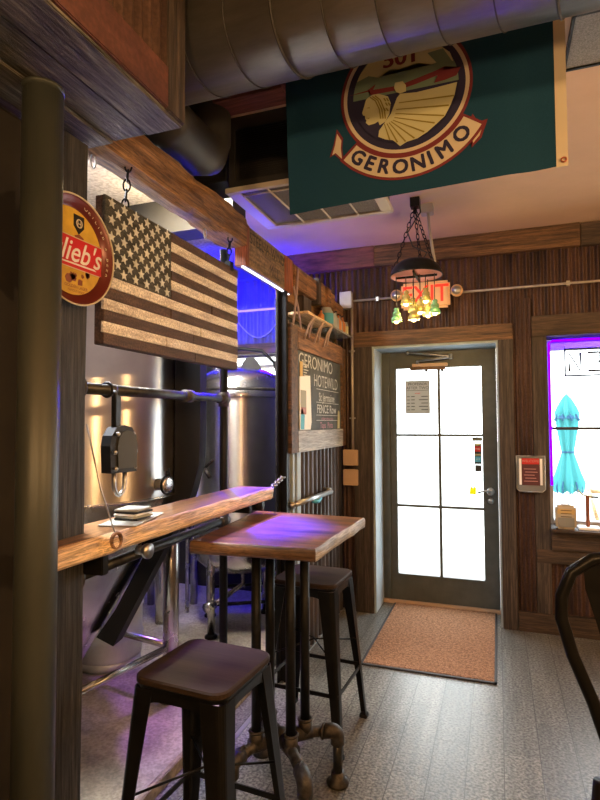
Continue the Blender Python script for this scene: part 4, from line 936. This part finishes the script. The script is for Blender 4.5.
# ---------------------------------------------------------------- stools
def make_stool(label, seat_mat='seat_wood'):
    t = thing('bar_stool', (0, 0, 0), label, 'stool', 'backless bar stools at the table')
    Hs = .76; hs = .163
    def rsq(h_, r0, n=6):
        out = []
        for (sx_, sy_, a0_) in ((1, 1, 0), (-1, 1, 90), (-1, -1, 180), (1, -1, 270)):
            for k in range(n+1):
                a = R(a0_+90*k/n); out.append((sx_*(h_-r0)+r0*math.cos(a), sy_*(h_-r0)+r0*math.sin(a)))
        return out
    def loft(rings, mt, nm):
        b = MB(); n = len(rings[0][0]); V = []
        for pts, z in rings: V += [(p[0], p[1], z) for p in pts]
        F_ = [(i*n+k, i*n+(k+1) % n, (i+1)*n+(k+1) % n, (i+1)*n+k) for i in range(len(rings)-1) for k in range(n)]
        F_ += [tuple(range(n))[::-1], tuple((len(rings)-1)*n+k for k in range(n))]
        b._add(V, F_, False); return b.build(nm, mt, t, local=True)
    loft([(rsq(hs-.004, .045), Hs-.022), (rsq(hs, .047), Hs-.018), (rsq(hs, .047), Hs-.005), (rsq(hs-.005, .044), Hs)], seat_mat, 'seat')
    loft([(rsq(hs-.006, .045), Hs-.034), (rsq(hs-.003, .045), Hs-.0225)], 'gun_metal', 'seat_rim')
    ap = MB(); h0, h1 = hs-.010, hs-.004
    z0, z1 = Hs-.085, Hs-.034
    # apron with a shallow arch on each side
    for k in range(4):
        T = Matrix.Rotation(R(90*k), 4, 'Z'); ap.T = T; n = 12; V = []
        for i in range(n+1):
            u = -1+2*i/n; zb = z0+.022*(1-u**4); x = u*(hs-.045)
            V += [(x, -h0-.002, zb), (x, -h1, z1), (x, -h0+.001, zb), (x, -h1+.003, z1)]
        ap._add(V, [(4*i, 4*i+4, 4*i+5, 4*i+1) for i in range(n)]+[(4*i+2, 4*i+3, 4*i+7, 4*i+6) for i in range(n)]+[(4*i, 4*i+2, 4*i+6, 4*i+4) for i in range(n)])
    ap.build('apron', 'gun_metal', t, local=True)
    foot = .212
    for (sx_, sy_) in ((1, 1), (-1, 1), (-1, -1), (1, -1)):
        b = MB(); V = []; n = 12; K = 0
        for i in range(n+1):
            u = i/n; z = (Hs-.034)*(1-u)+.018*u; c_ = (hs-.004)*(1-u)+(foot)*u; w_ = .075*(1-u)**1.3+.034*(1-(1-u)**1.3)*1.0; th = .0035; rc = .022*(1-u)+.012*u
            prof = [(c_-w_, c_)]+[(c_-rc+rc*math.cos(a), c_-rc+rc*math.sin(a)) for a in [math.pi/2-math.pi/2*j/4 for j in range(5)]]+[(c_, c_-w_)]
            inner = [(c_-th-.001, c_-w_)]+[(c_-rc+(rc-th)*math.cos(a), c_-rc+(rc-th)*math.sin(a)) for a in [math.pi/2*j/4 for j in range(5)]]+[(c_-w_, c_-th-.001)]
            ring = prof+inner; K = len(ring); V += [(sx_*p[0], sy_*p[1], z) for p in ring]
        F_ = [(i*K+k, i*K+(k+1) % K, (i+1)*K+(k+1) % K, (i+1)*K+k) for i in range(n) for k in range(K)]+[tuple(range(K)), tuple(n*K+k for k in range(K))]
        b._add(V, F_); lg = b.build('leg', 'gun_metal', t, local=True)
        MB().box(sx_*foot-.020-sx_*.014, sx_*foot+.020-sx_*.014, sy_*foot-.020-sy_*.014, sy_*foot+.020-sy_*.014, 0, .022, .004).build('rubber_foot', 'rubber', lg, local=True)
    zr = .27; c_ = (hs-.004)*(zr/.72)+foot*(1-zr/.72)-.008
    c_ = foot+(hs-foot)*(zr/.726)-.006
    for k in range(4):
        b = MB(); b.T = Matrix.Rotation(R(90*k), 4, 'Z'); b.box(-c_, c_, -c_-.003, -c_+.003, zr-.009, zr+.009); b.build('crossbar', 'gun_metal', t, local=True)
    b = MB(); b.tube([(-c_*.93, -c_*.93, .40), (0, 0, .44), (c_*.93, c_*.93, .40)], .004, 6); b.tube([(-c_*.93, c_*.93, .40), (0, 0, .445), (c_*.93, -c_*.93, .40)], .004, 6)
    b.build('brace', 'gun_metal', t, local=True)
    return t
st = make_stool('nearest backless metal stool with a dark wooden seat')
st2 = copy_tree(st)
st.location = (-.885, 1.555, 0); st.rotation_euler = (0, 0, R(-4))
st2.location = (-.885, 2.635, 0); st2.rotation_euler = (0, 0, R(-3))
st2['label'] = 'far backless metal stool tucked behind the high table'

# ---------------------------------------------------------------- table
t = thing('high_table', (-.87, 2.14, 0), 'high square pub table with a rustic wooden top on iron pipe legs', 'table')
TC = [(-.645, 1.945), (-.625, 2.665), (-1.225, 2.70), (-1.165, 1.915)]
def table_outline():
    out = []
    for i in range(4):
        a, c = Vector(TC[i]), Vector(TC[(i+1) % 4]); d = c-a; nn = Vector((d.y, -d.x)).normalized()
        for k in range(16):
            u = k/16; w_ = .006*noise.noise(Vector((i*7+u*5, 0, 0))) if 0 < k else 0
            out.append(tuple(a+d*u+nn*w_))
    return out
ol = table_outline(); n = len(ol); ctr = Vector((-.915, 2.31))
def shr(p, s_): v = Vector(p)-ctr; return ctr+v*(1-s_/v.length)
b = MB(); V = [(p[0], p[1], 1.012) for p in [shr(q_, .012) for q_ in ol]]+[(p[0], p[1], 1.0501) for p in [shr(q_, .007) for q_ in ol]]
b._add(V, [tuple(range(n))[::-1], tuple(range(n, 2*n))]+[(k, (k+1) % n, n+(k+1) % n, n+k) for k in range(n)]); b.build('table_top', 'table_wood', t)
def edge_strip(k0, k1, nm, mt):
    b = MB(); V = []; rows = [(.010, 1.0), (.002, 1.004), (.0, 1.02), (.0, 1.036), (.004, 1.047), (.0075, 1.0505), (.012, 1.05)]; K = len(rows)
    ks = list(range(k0, k1+1))
    for k in ks:
        p = ol[k % n]
        for (s_, z) in rows: q_ = shr(p, s_+.003*noise.noise(Vector((k*.6, z*60, 1)))); V.append((q_[0], q_[1], z))
    b._add(V, [(i*K+j, i*K+j+1, (i+1)*K+j+1, (i+1)*K+j) for i in range(len(ks)-1) for j in range(K-1)], True); b.build(nm, mt, t)
edge_strip(0, 16, 'right_edge', 'lit_edge'); edge_strip(16, 32, 'far_edge', 'bark_front'); edge_strip(32, 48, 'left_edge', 'bark_front'); edge_strip(48, 64, 'front_edge', 'bark_front')  # right edge paler, its light reflection put into the colour
BZ = .22; pts4 = [(-.942, 2.065), (-.800, 2.085), (-.785, 2.215), (-.945, 2.215)]
for (x, y) in pts4:
    lg = MB().cyl((x, y, BZ), (x, y, 1.0), .020, 18).build('leg', 'black_metal', t)
    MB().lathe([(.001, 0), (.022, 0), (.024, .02), (.044, .03), (.044, .038), (.001, .038)], (x, y, .974), 'z', 20).build('top_flange', 'iron_fitting', lg)
    b = MB(); b.cyl((x, y, BZ-.01), (x, y, BZ+.055), .029, 18); b.torus((x, y, BZ+.055), .027, .006, 'z', 1, 18, 6); b.build('tee_fitting', 'iron_fitting', lg)
cc = Vector((-.868, 2.145))
arms = [((-.785, 2.215), (-.688, 2.262)), ((-.800, 2.085), (-.70, 1.945)), ((-.945, 2.215), (-1.03, 2.34)), ((-.942, 2.065), (-.975, 1.955))]
for (s_, e_) in arms:
    p0_ = Vector((cc.x, cc.y, BZ)); p1_ = Vector((s_[0], s_[1], BZ)); p2_ = Vector((e_[0], e_[1], BZ))
    b = MB(); b.tube([p0_, p1_, p2_], .022, 16)
    d = (p2_-p1_).normalized(); pts = [p2_-d*.0+d*(.03*math.sin(a))-Vector((0, 0, .03*(1-math.cos(a)))) for a in [math.pi/2*k/6 for k in range(7)]]
    arm = b.build('base_arm', 'iron_fitting', t)
    b = MB(); b.tube([p2_-d*.03]+pts+[pts[-1]-Vector((0, 0, .025))], .030, 16); b.torus(tuple(p2_-d*.03), .028, .006, 'x', 1, 16, 6); b.build('elbow', 'iron_fitting', arm)
    f = pts[-1]
    MB().cyl((f.x, f.y, .03), (f.x, f.y, BZ-.03), .020, 16).build('foot_pipe', 'iron_pipe', arm)
    MB().lathe([(.001, 0), (.046, 0), (.048, .010), (.030, .024), (.028, .05), (.001, .05)], (f.x, f.y, 0), 'z', 24).build('floor_flange', 'iron_fitting', arm)
b = MB()
for (s_, e_) in arms: b.tube([(cc.x+(s_[0]-cc.x)*.3, cc.y+(s_[1]-cc.y)*.3, BZ), (cc.x+(s_[0]-cc.x)*1.25, cc.y+(s_[1]-cc.y)*1.25, BZ)], .030, 16)
b.sphere((cc.x, cc.y, BZ), .042); b.build('cross_fitting', 'iron_fitting', t)

# ---------------------------------------------------------------- metal chair at right
def chair():
    t = thing('metal_chair', (.0, .0, 0), 'black metal bar chair with a looped tube back at the right edge', 'chair')
    # local: back in the plane y=0, seat reaching towards +y
    hs = .76; loop = []
    half = [(.105, .70), (.112, .80), (.135, .88), (.172, .98), (.192, 1.06), (.190, 1.11), (.168, 1.165), (.125, 1.198), (.06, 1.21), (0, 1.213)]
    half = [(x*1.06, z) for x, z in half]; pr = [(-x, -.01-.10*(z-.75), z) for x, z in half]+[(x, -.01-.10*(z-.75), z) for x, z in half[::-1][1:]]
    MB().tube(pr, .0145, 12).build('back_loop', 'gun_metal', t, local=True)
    b = MB(); V = []
    rows = [(.070, .76), (.095, .90), (.128, 1.05), (.150, 1.13), (.152, 1.185)]
    for (x, z) in rows:
        yb = -.01-.10*(z-.75)
        for s_ in (-1, -.5, 0, .5, 1): V.append((s_*x, yb-.012*(1-s_*s_), z))
    N0 = len(V); V += [(a, c+.004, d) for a, c, d in V]
    F_ = [(5*i+k, 5*i+k+1, 5*i+6+k, 5*i+5+k) for i in range(4) for k in range(4)]
    b._add(V, F_+[tuple(N0+q for q in f[::-1]) for f in F_], True); b.build('back_splat', 'gun_metal', t, local=True)
    MB().box(-.14, .14, .0, .32, hs-.02, hs, .008).build('seat', 'gun_metal', t, local=True)
    for (sx_, sy_) in ((-1, 0), (1, 0), (-1, 1), (1, 1)):
        lg = MB().tube([(sx_*.14, .03+.28*sy_, hs-.02), (sx_*.20, -.04+.42*sy_, .01)], [.02, .013], 10).build('leg', 'gun_metal', t, local=True)
    b = MB(); b.tube([(-.183, -.02, .27), (.183, -.02, .27), (.183, .35, .27), (-.183, .35, .27)], .008, 8, closed=True); b.build('foot_rail', 'gun_metal', t, local=True)
    return t
c_ = chair(); c_.location = (.338, 1.40, 0); c_.rotation_euler = (0, 0, R(184))

# ---------------------------------------------------------------- brewery tanks
t = thing('brewing_tank', (-2.1, 2.25, 0), 'large conical stainless tank behind the wooden flag and shelf', 'tank')
TX, TY, TR = -2.1, 2.25, .6
BF = .05
MB().lathe([(TR, 1.17), (TR, 2.1), (TR*.9, 2.2), (TR*.6, 2.3), (.001, 2.36)], (TX, TY, 0), 'z', 72).build('tank_body', 'steel', t)
MB().lathe([(TR, 1.17), (TR*.985, 1.14), (.08, .30), (.08, .24), (.001, .24)], (TX, TY, 0), 'z', 72).build('cone', 'steel_plain', t)
MB().torus((TX, TY, 1.17), TR, .007, 'z', 1, 72, 6).build('weld_seam', 'steel_plain', t)
az = R(19.9-8)    # the side seen edge-on from the room
ca, sa = math.cos(az), math.sin(az)
def bez(P, n=5):
    out = []
    for i in range(len(P)-1):
        p0_, p1_, p2_, p3_ = P[max(i-1, 0)], P[i], P[i+1], P[min(i+2, len(P)-1)]
        for k in range(n):
            u = k/n; out.append(tuple(.5*(2*p1_[j]+(p2_[j]-p0_[j])*u+(2*p0_[j]-5*p1_[j]+4*p2_[j]-p3_[j])*u*u+(3*p1_[j]-p0_[j]-3*p2_[j]+p3_[j])*u**3) for j in (0, 1)))
    return out+[P[-1]]
b = MB(); prof = [(TR+.001, 2.1), (TR+.001, 1.18), (TR*.965, 1.115), (TR*.86, 1.0), (.30, .60), (.20, .46)]
outp = [(TR+.13, 2.1), (TR+.13, 1.42), (TR+.105, 1.24), (TR+.045, 1.08), (.43, .68), (.29, .42)]; outp = bez(outp); prof = [tuple(prof[i//5][j]+(prof[min(i//5+1, 5)][j]-prof[i//5][j])*(i % 5)/5 for j in (0, 1)) for i in range(26)]
V = []
for (p, q_) in zip(prof, outp):
    for r0, z0 in (p, q_):
        for s_ in (-.05, .05): V.append((TX+r0*ca-s_*sa, TY+r0*sa+s_*ca, z0))
b._add(V, [f for i in range(25) for f in ((4*i, 4*i+4, 4*i+5, 4*i+1), (4*i+2, 4*i+3, 4*i+7, 4*i+6), (4*i, 4*i+2, 4*i+6, 4*i+4), (4*i+1, 4*i+5, 4*i+7, 4*i+3))]+[(0, 1, 3, 2), (100, 101, 103, 102)])
b.build('rubber_jacket', 'rubber', t)
legs = []
for k, a in enumerate((R(35), R(125), R(215), R(-55))):
    x, y = TX+.53*math.cos(a), TY+.53*math.sin(a); legs.append((x, y))
    lg = MB().cyl((x, y, BF+.03), (x, y, 1.2), .042, 24).build('leg', 'steel_plain', t)
    MB().lathe([(.001, 0), (.06, 0), (.06, .015), (.02, .03), (.001, .03)], (x, y, BF), 'z', 20).build('foot_pad', 'steel_plain', lg)
for k in range(4):
    (xa, ya), (xb, yb) = legs[k], legs[(k+1) % 4]
    MB().cyl((xa, ya, .33), (xb, yb, .33), .018, 14).build('brace', 'steel_plain', t)
a = R(-6); px_, py_ = TX+TR*math.cos(a), TY+TR*math.sin(a)
b = MB(); b.T = Matrix.Translation((px_, py_, 1.235)) @ Matrix.Rotation(a, 4, 'Z'); b.lathe([(.001, .0), (.028, 0), (.028, .05), (.038, .05), (.038, .062), (.030, .066), (.001, .066)], (0, 0, 0), 'x', 24); b.build('port', 'steel_plain', t)
b = MB(); b.T = Matrix.Translation((px_, py_, 1.235)) @ Matrix.Rotation(a, 4, 'Z'); b.torus((.056, 0, 0), .040, .006, 'x', 1, 24, 8); b.cyl((.056, .012, .04), (.056, .012, .075), .005); b.cyl((.056, -.004, .04), (.056, -.004, .065), .007); b.build('clamp', 'black_metal', t)
a = R(-68); MB().cyl((TX+(TR+.008)*math.cos(a), TY+(TR+.008)*math.sin(a), 1.52), (TX+(TR+.008)*math.cos(a), TY+(TR+.008)*math.sin(a), 1.86), .006, 8).build('sight_tube', 'zinc', t)

t = thing('fermenter_tank', (-1.80, 3.66, 0), 'smaller domed steel tank lit blue on top beside the menu board', 'tank')
QX, QY, QR = -1.80, 3.66, .33
MB().lathe([(QR, .62), (QR, 1.70)], (QX, QY, 0), 'z', 64).build('tank_body', 'steel', t)
MB().lathe([(QR, .62), (QR*.97, .55), (QR*.75, .48), (.001, .45)], (QX, QY, 0), 'z', 56).build('lower_dish', 'steel_plain', t)
MB().lathe([(QR+.015, 1.70), (QR+.018, 1.74), (QR, 1.76), (QR, 1.80), (QR*.9, 1.86), (QR*.6, 1.91), (.001, 1.93)], (QX, QY, 0), 'z', 56).build('dome_lid', 'steel_plain', t)
MB().torus((QX, QY, 1.755), QR+.006, .012, 'z', 1, 56, 8).build('lid_ring', 'iron_fitting', t)
for k in range(4):
    a = R(-15+90*k); x, y = QX+.30*math.cos(a), QY+.30*math.sin(a)
    lg = MB().cyl((x, y, BF+.02), (x, y, .66), .026, 18).build('leg', 'steel_plain', t)
    MB().lathe([(.001, 0), (.045, 0), (.045, .012), (.02, .03), (.001, .03)], (x, y, BF), 'z', 18).build('foot_pad', 'black_metal', lg)
for k in range(4):
    a, a2 = R(-15+90*k), R(75+90*k)
    MB().cyl((QX+.3*math.cos(a), QY+.3*math.sin(a), .27), (QX+.3*math.cos(a2), QY+.3*math.sin(a2), .27), .012, 10).build('brace', 'black_metal', t)
b = MB(); b.tube([(QX+.05, QY-.05, .45), (QX+.05, QY-.05, .36), (QX+.02, QY-.2, .33), (QX-.02, QY-.36, .30)], .018, 10); b.cyl((QX-.02, QY-.35, .30), (QX-.05, QY-.42, .29), .03); b.cyl((QX+.03, QY-.2, .33), (QX+.10, QY-.2, .38), .008); b.build('drain_valve', 'steel_plain', t)
b = MB(); b.T = Matrix.Translation((QX+.02, QY-.08, 1.90)) @ Matrix.Rotation(R(20), 4, 'Z'); b.poly([(-.05, 0), (.05, 0), (.035, .06), (.012, .10), (-.02, .10), (-.04, .06)], (.10, 0, 0), UX*1.6, UZ, -UY, .012); b.build('lid_lug', 'ac_dark', t)
b = MB(); b.cyl((QX-.14, QY-.1, 1.88), (QX-.14, QY-.1, 2.02), .03); b.tube([(QX-.14, QY-.1, 2.0), (QX-.05, QY-.1, 2.02), (QX+.0, QY-.12, 1.98), (QX+.01, QY-.12, 1.92)], .014, 8); b.sphere((QX-.14, QY-.1, 2.05), .035); b.build('valve', 'steel_plain', t)
MB().tube([(QX-.10, QY-.1, 2.02), (QX+.02, QY-.05, 2.07), (QX+.18, QY, 2.05), (QX+.27, QY+.02, 1.96), (QX+.31, QY+.04, 1.80)], .014, 10).build('steam_hose', 'rubber', t)
b = MB(); b.tube([(QX-.10, QY-QR-.01, 1.21), (QX-.02, QY-QR-.04, 1.27)], .009, 8); b.tube([(QX-.10, QY-QR-.02, 1.21), (QX-.05, QY-QR-.03, 1.15)], .014, 8); b.tube([(QX-.13, QY-QR, 1.32), (QX-.11, QY-QR-.02, 1.2)], .012, 8)
b.build('sample_cock', 'iron_fitting', t)

t = thing('pipe_manifold', (-2.35, 3.9, 0), 'upright thin purple lit pipes and gauge box between the two tanks', 'pipes')
MB().cyl((-2.30, 3.75, .05), (-2.30, 3.75, 1.72), .016, 12).build('pipe', 'steel_plain', t)
MB().cyl((-2.36, 3.95, .05), (-2.36, 3.95, 1.9), .03, 12).build('pipe', 'steel_plain', t)
MB().cyl((-2.22, 3.95, .05), (-2.22, 3.95, 1.9), .022, 12).build('pipe', 'steel_plain', t)
for z in (1.35, 1.12): MB().box(-2.33, -2.26, 3.71, 3.79, z, z+.04, .004).build('clip', 'black_metal', t)
MB().box(-2.42, -2.20, 3.62, 3.70, 1.70, 1.90, .01).build('gauge_box', 'ac_dark', t)
MB().box(-2.30, -2.22, 3.617, 3.621, 1.84, 1.87).build('label_plate', 'paper_grey', t)
b = MB(); b.lathe([(.001, BF), (.05, BF), (.05, .30), (.075, .5), (.09, 1.0), (.001, 1.0)], (-2.36, 3.5, 0), 'z', 24)
tag(b.build('stainless_stand', 'steel_plain'), 'tapered steel stand leg behind the large tank beside the pipes', 'stand')
t = thing('second_fermenter', (-2.85, 3.55, 0), 'shadowy steel tank behind the large tank', 'tank')
MB().lathe([(.42, .9), (.42, 2.0), (.3, 2.15), (.001, 2.2)], (-2.95, 3.55, 0), 'z', 48).build('tank_body', 'steel', t)
MB().lathe([(.42, .9), (.06, .25), (.001, .25)], (-2.95, 3.55, 0), 'z', 48).build('cone', 'steel_plain', t)
for k in range(4):
    a = R(45+90*k); MB().cyl((-2.95+.38*math.cos(a), 3.55+.38*math.sin(a), BF), (-2.95+.38*math.cos(a), 3.55+.38*math.sin(a), .95), .03, 14).build('leg', 'steel_plain', t)

KX, KY = -2.30, 2.84
t = thing('beer_keg', (KX, KY, BF), 'pale grey beer keg standing under the large tank', 'keg')
MB().lathe([(.001, .03), (.19, .03), (.20, .07), (.20, .16), (.208, .175), (.20, .19), (.20, .33), (.208, .345), (.20, .36), (.20, .46), (.185, .51), (.12, .53), (.001, .53)], (KX, KY, BF), 'z', 48).build('keg_body', 'keg', t)
MB().lathe([(.19, 0), (.193, 0), (.195, .05), (.185, .05), (.19, 0)], (KX, KY, BF), 'z', 40).build('bottom_chime', 'keg', t)
MB().lathe([(.18, .49), (.192, .56), (.186, .56), (.176, .49)], (KX, KY, BF), 'z', 40).build('top_chime', 'keg', t)
MB().lathe([(.001, .52), (.03, .52), (.03, .55), (.001, .55)], (KX, KY, BF), 'z', 16).build('valve', 'steel_plain', t)

# ---------------------------------------------------------------- outdoors
struct(MB().box(-30, 30, 4.74, 45, -.2, -.02).build('ground_outside', 'outside_ground', base=(0, 10, -.2)))
UXp, UYp = .865, 8.0
t = thing('patio_umbrella', (UXp, UYp, -.02), 'closed turquoise patio umbrella standing outside the window', 'umbrella')
b = MB(); V = []; K = 32; rows = [(1.88, .01), (1.83, .05), (1.72, .10), (1.62, .125), (1.45, .11), (1.25, .085), (1.15, .07), (1.12, .062), (1.05, .08), (.85, .13), (.72, .17), (.60, .155)]
for (z, r0) in rows:
    for k in range(K):
        a = 2*math.pi*k/K; r1 = r0*(1+.22*math.sin(8*a+z*2)); V.append((UXp+r1*math.cos(a), UYp+r1*math.sin(a), z-.02*math.sin(8*a)*(r0 > .12)))
b._add(V, [(i*K+k, i*K+(k+1) % K, (i+1)*K+(k+1) % K, (i+1)*K+k) for i in range(len(rows)-1) for k in range(K)], True); b.build('canopy', 'umbrella', t)
b = MB(); b.lathe([(.135, 1.60), (.145, 1.56)], (UXp, UYp, 0), 'z', 24)
for k in range(9): a = 2*math.pi*k/9; b.tube([(UXp+.13*math.cos(a), UYp+.13*math.sin(a), 1.62), (UXp+.155*math.cos(a+.1), UYp+.155*math.sin(a+.1), 1.53)], .012, 6)
for k in range(12): a = 2*math.pi*k/12; b.tube([(UXp+.15*math.cos(a), UYp+.15*math.sin(a), .74), (UXp+.175*math.cos(a), UYp+.175*math.sin(a), .66), (UXp+.16*math.cos(a), UYp+.16*math.sin(a), .58)], .010, 6)
b.build('blue_trim', 'umbrella_band', t)
MB().torus((UXp, UYp, 1.12), .07, .012).build('tie', 'umbrella_band', t)
MB().cyl((UXp, UYp, .04), (UXp, UYp, 1.86), .02, 10).build('pole', 'zinc', t)
MB().lathe([(.001, 0), (.24, 0), (.24, .04), (.03, .08), (.001, .08)], (UXp, UYp, -.02), 'z', 24).build('base', 'ac_dark', t)
MB().sphere((UXp, UYp, 1.90), .02).build('finial', 'paper_grey', t)
t = thing('patio_bench', (1.25, 6.2, -.02), 'pale wooden slatted bench end outside the window', 'bench')
MB().box(.95, 1.9, 6.0, 6.4, .42, .46, .005).build('seat', 'shelf_edge', t)
b = MB(); b.tube([(.97, 6.42, .45), (.90, 6.55, .80)], .022, 8); b.tube([(1.85, 6.42, .45), (1.85, 6.55, .80)], .022, 8); b.tube([(.9, 6.55, .78), (1.85, 6.55, .78)], .025, 8); b.build('backrest', 'shelf_edge', t)
for x in (.98, 1.85):
    for y in (6.03, 6.36): MB().box(x-.02, x+.02, y-.02, y+.02, -.02, .42).build('leg', 'barn_z', t)

# ---------------------------------------------------------------- lights
W = bpy.data.worlds.new('World'); S.world = W; W.use_nodes = True
W.node_tree.nodes['Background'].inputs[0].default_value = (.90, .96, 1, 1); W.node_tree.nodes['Background'].inputs[1].default_value = 5.5
def light(kind, name, loc, energy, color, size=.1, target=None, **kw):
    l = bpy.data.lights.new(name, kind); l.energy = energy; l.color = color
    if kind == 'AREA': l.shape = 'RECTANGLE'; l.size = size[0]; l.size_y = size[1]
    else: l.shadow_soft_size = size
    for k, v in kw.items(): setattr(l, k, v)
    o = bpy.data.objects.new(name, l); COL.objects.link(o); o.location = loc
    if target is not None: o.rotation_euler = (Vector(target)-Vector(loc)).to_track_quat('-Z', 'Y').to_euler()
    return o
for nm, loc, sz in (('door_daylight_portal', (-.465, 4.73, 1.1), (.74, 1.78)), ('window_daylight_portal', (1.05, 4.65, 1.42), (1.36, 1.36)), ('brewery_window_portal', (-1.975, 4.65, 1.7), (.9, .88))):
    p = light('AREA', nm, loc, 1, (1, 1, 1), sz, (loc[0], 0, loc[2])); p.data.cycles.is_portal = True
warm = (1, .58, .25)
def pendant(x, y, z, e_, k):  # unseen hanging bulbs, added to fill the room with warm light
    t = thing('fill_lamp', (x, y, z-.1), 'unseen bare bulb lamp added as warm fill', 'lamp', 'unseen bulb lamps added as warm fill')
    t['label'] = 'unseen bare warm bulb lamp added as fill for the room'
    MB().lathe([(.001, .12), (.03, .12), (.036, .04), (.03, .03), (.001, .03)], (x, y, z), 'z', 28).build('lamp_holder', 'black_metal', t)
    MB().cyl((x, y, z+.12), (x, y, CZ), .005, 8).build('cord', 'black_plastic', t)
    MB().sphere((x, y, z), .035).build('bulb', 'fill_bulb', t)
    light('POINT', 'fill_light', (x, y, z-.09), e_, warm, .05)
pendant(1.5, .6, 2.25, 58, 0); pendant(.7, -1.0, 2.25, 58, 1); pendant(-.3, -1.6, 2.25, 58, 2); pendant(2.2, 2.4, 2.25, 58, 3)
light('POINT', 'chandelier_light', (CX, CY-.02, 2.13), 9, (1, .62, .22), .08)
# brewery
light('AREA', 'brewery_white_light', (-2.1, 1.6, 2.9), 85, (.9, .93, 1), (.9, .12), (-2.1, 1.6, 0))
light('POINT', 'brewery_ceiling_glow', (-1.7, 1.95, 2.80), 14, (.95, .95, 1), .08)
light('POINT', 'brewery_warm_light', (-1.9, 2.75, 2.80), 6, (1, .85, .5), .05)
light('AREA', 'blue_wall_wash', (-2.5, 4.12, 2.44), 48, (.002, .0, 1), (1.5, .05), (-2.5, FY, 2.62))
light('AREA', 'blue_tank_light', (-1.9, 4.24, 2.28), 30, (.01, .0, 1), (.8, .04), (-1.5, 3.2, 1.6))
light('SPOT', 'blue_table_spot', (-1.9, 3.3, 2.8), 3200, (.008, .0, 1), .05, (-.98, 2.36, 1.05), spot_size=R(15), spot_blend=1)
light('SPOT', 'violet_floor_spot', (-1.48, 3.2, 2.8), 170, (.45, .16, 1), .06, (-1.5, 1.85, 0), spot_size=R(50), spot_blend=.9)
light('AREA', 'brewery_floor_fill', (-1.62, 2.7, 2.92), 55, (1, .93, .82), (.12, .9), (-1.62, 3.0, 0))  # unseen area light added to brighten the brewery floor
light('AREA', 'window_tube_glow', (.9, 4.47, 2.10), 1.2, (.06, .0, 1), (1.0, .03), (.9, 4.56, 2.12))

# ---------------------------------------------------------------- camera
cam = bpy.data.cameras.new('camera'); co = bpy.data.objects.new('camera', cam); COL.objects.link(co); S.camera = co
yaw, pit, rol = R(19.9), R(2.4), R(-.25)
f = Vector((-math.sin(yaw)*math.cos(pit), math.cos(yaw)*math.cos(pit), math.sin(pit)))
r0 = Vector((math.cos(yaw), math.sin(yaw), 0)); u0 = r0.cross(f)
rv = r0*math.cos(rol)+u0*math.sin(rol); uv = -r0*math.sin(rol)+u0*math.cos(rol)
mt = Matrix((rv, uv, -f)).transposed().to_4x4(); mt.translation = (0, 0, 1.52); co.matrix_world = mt
cam.sensor_fit = 'HORIZONTAL'; cam.sensor_width = 36; cam.lens = 545/600*36; cam.clip_start = .05; cam.clip_end = 200
S.view_settings.view_transform = 'Standard'; S.view_settings.look = 'None'; S.view_settings.gamma = 1; S.view_settings.exposure = 0.62
S.view_settings.use_curve_mapping = False
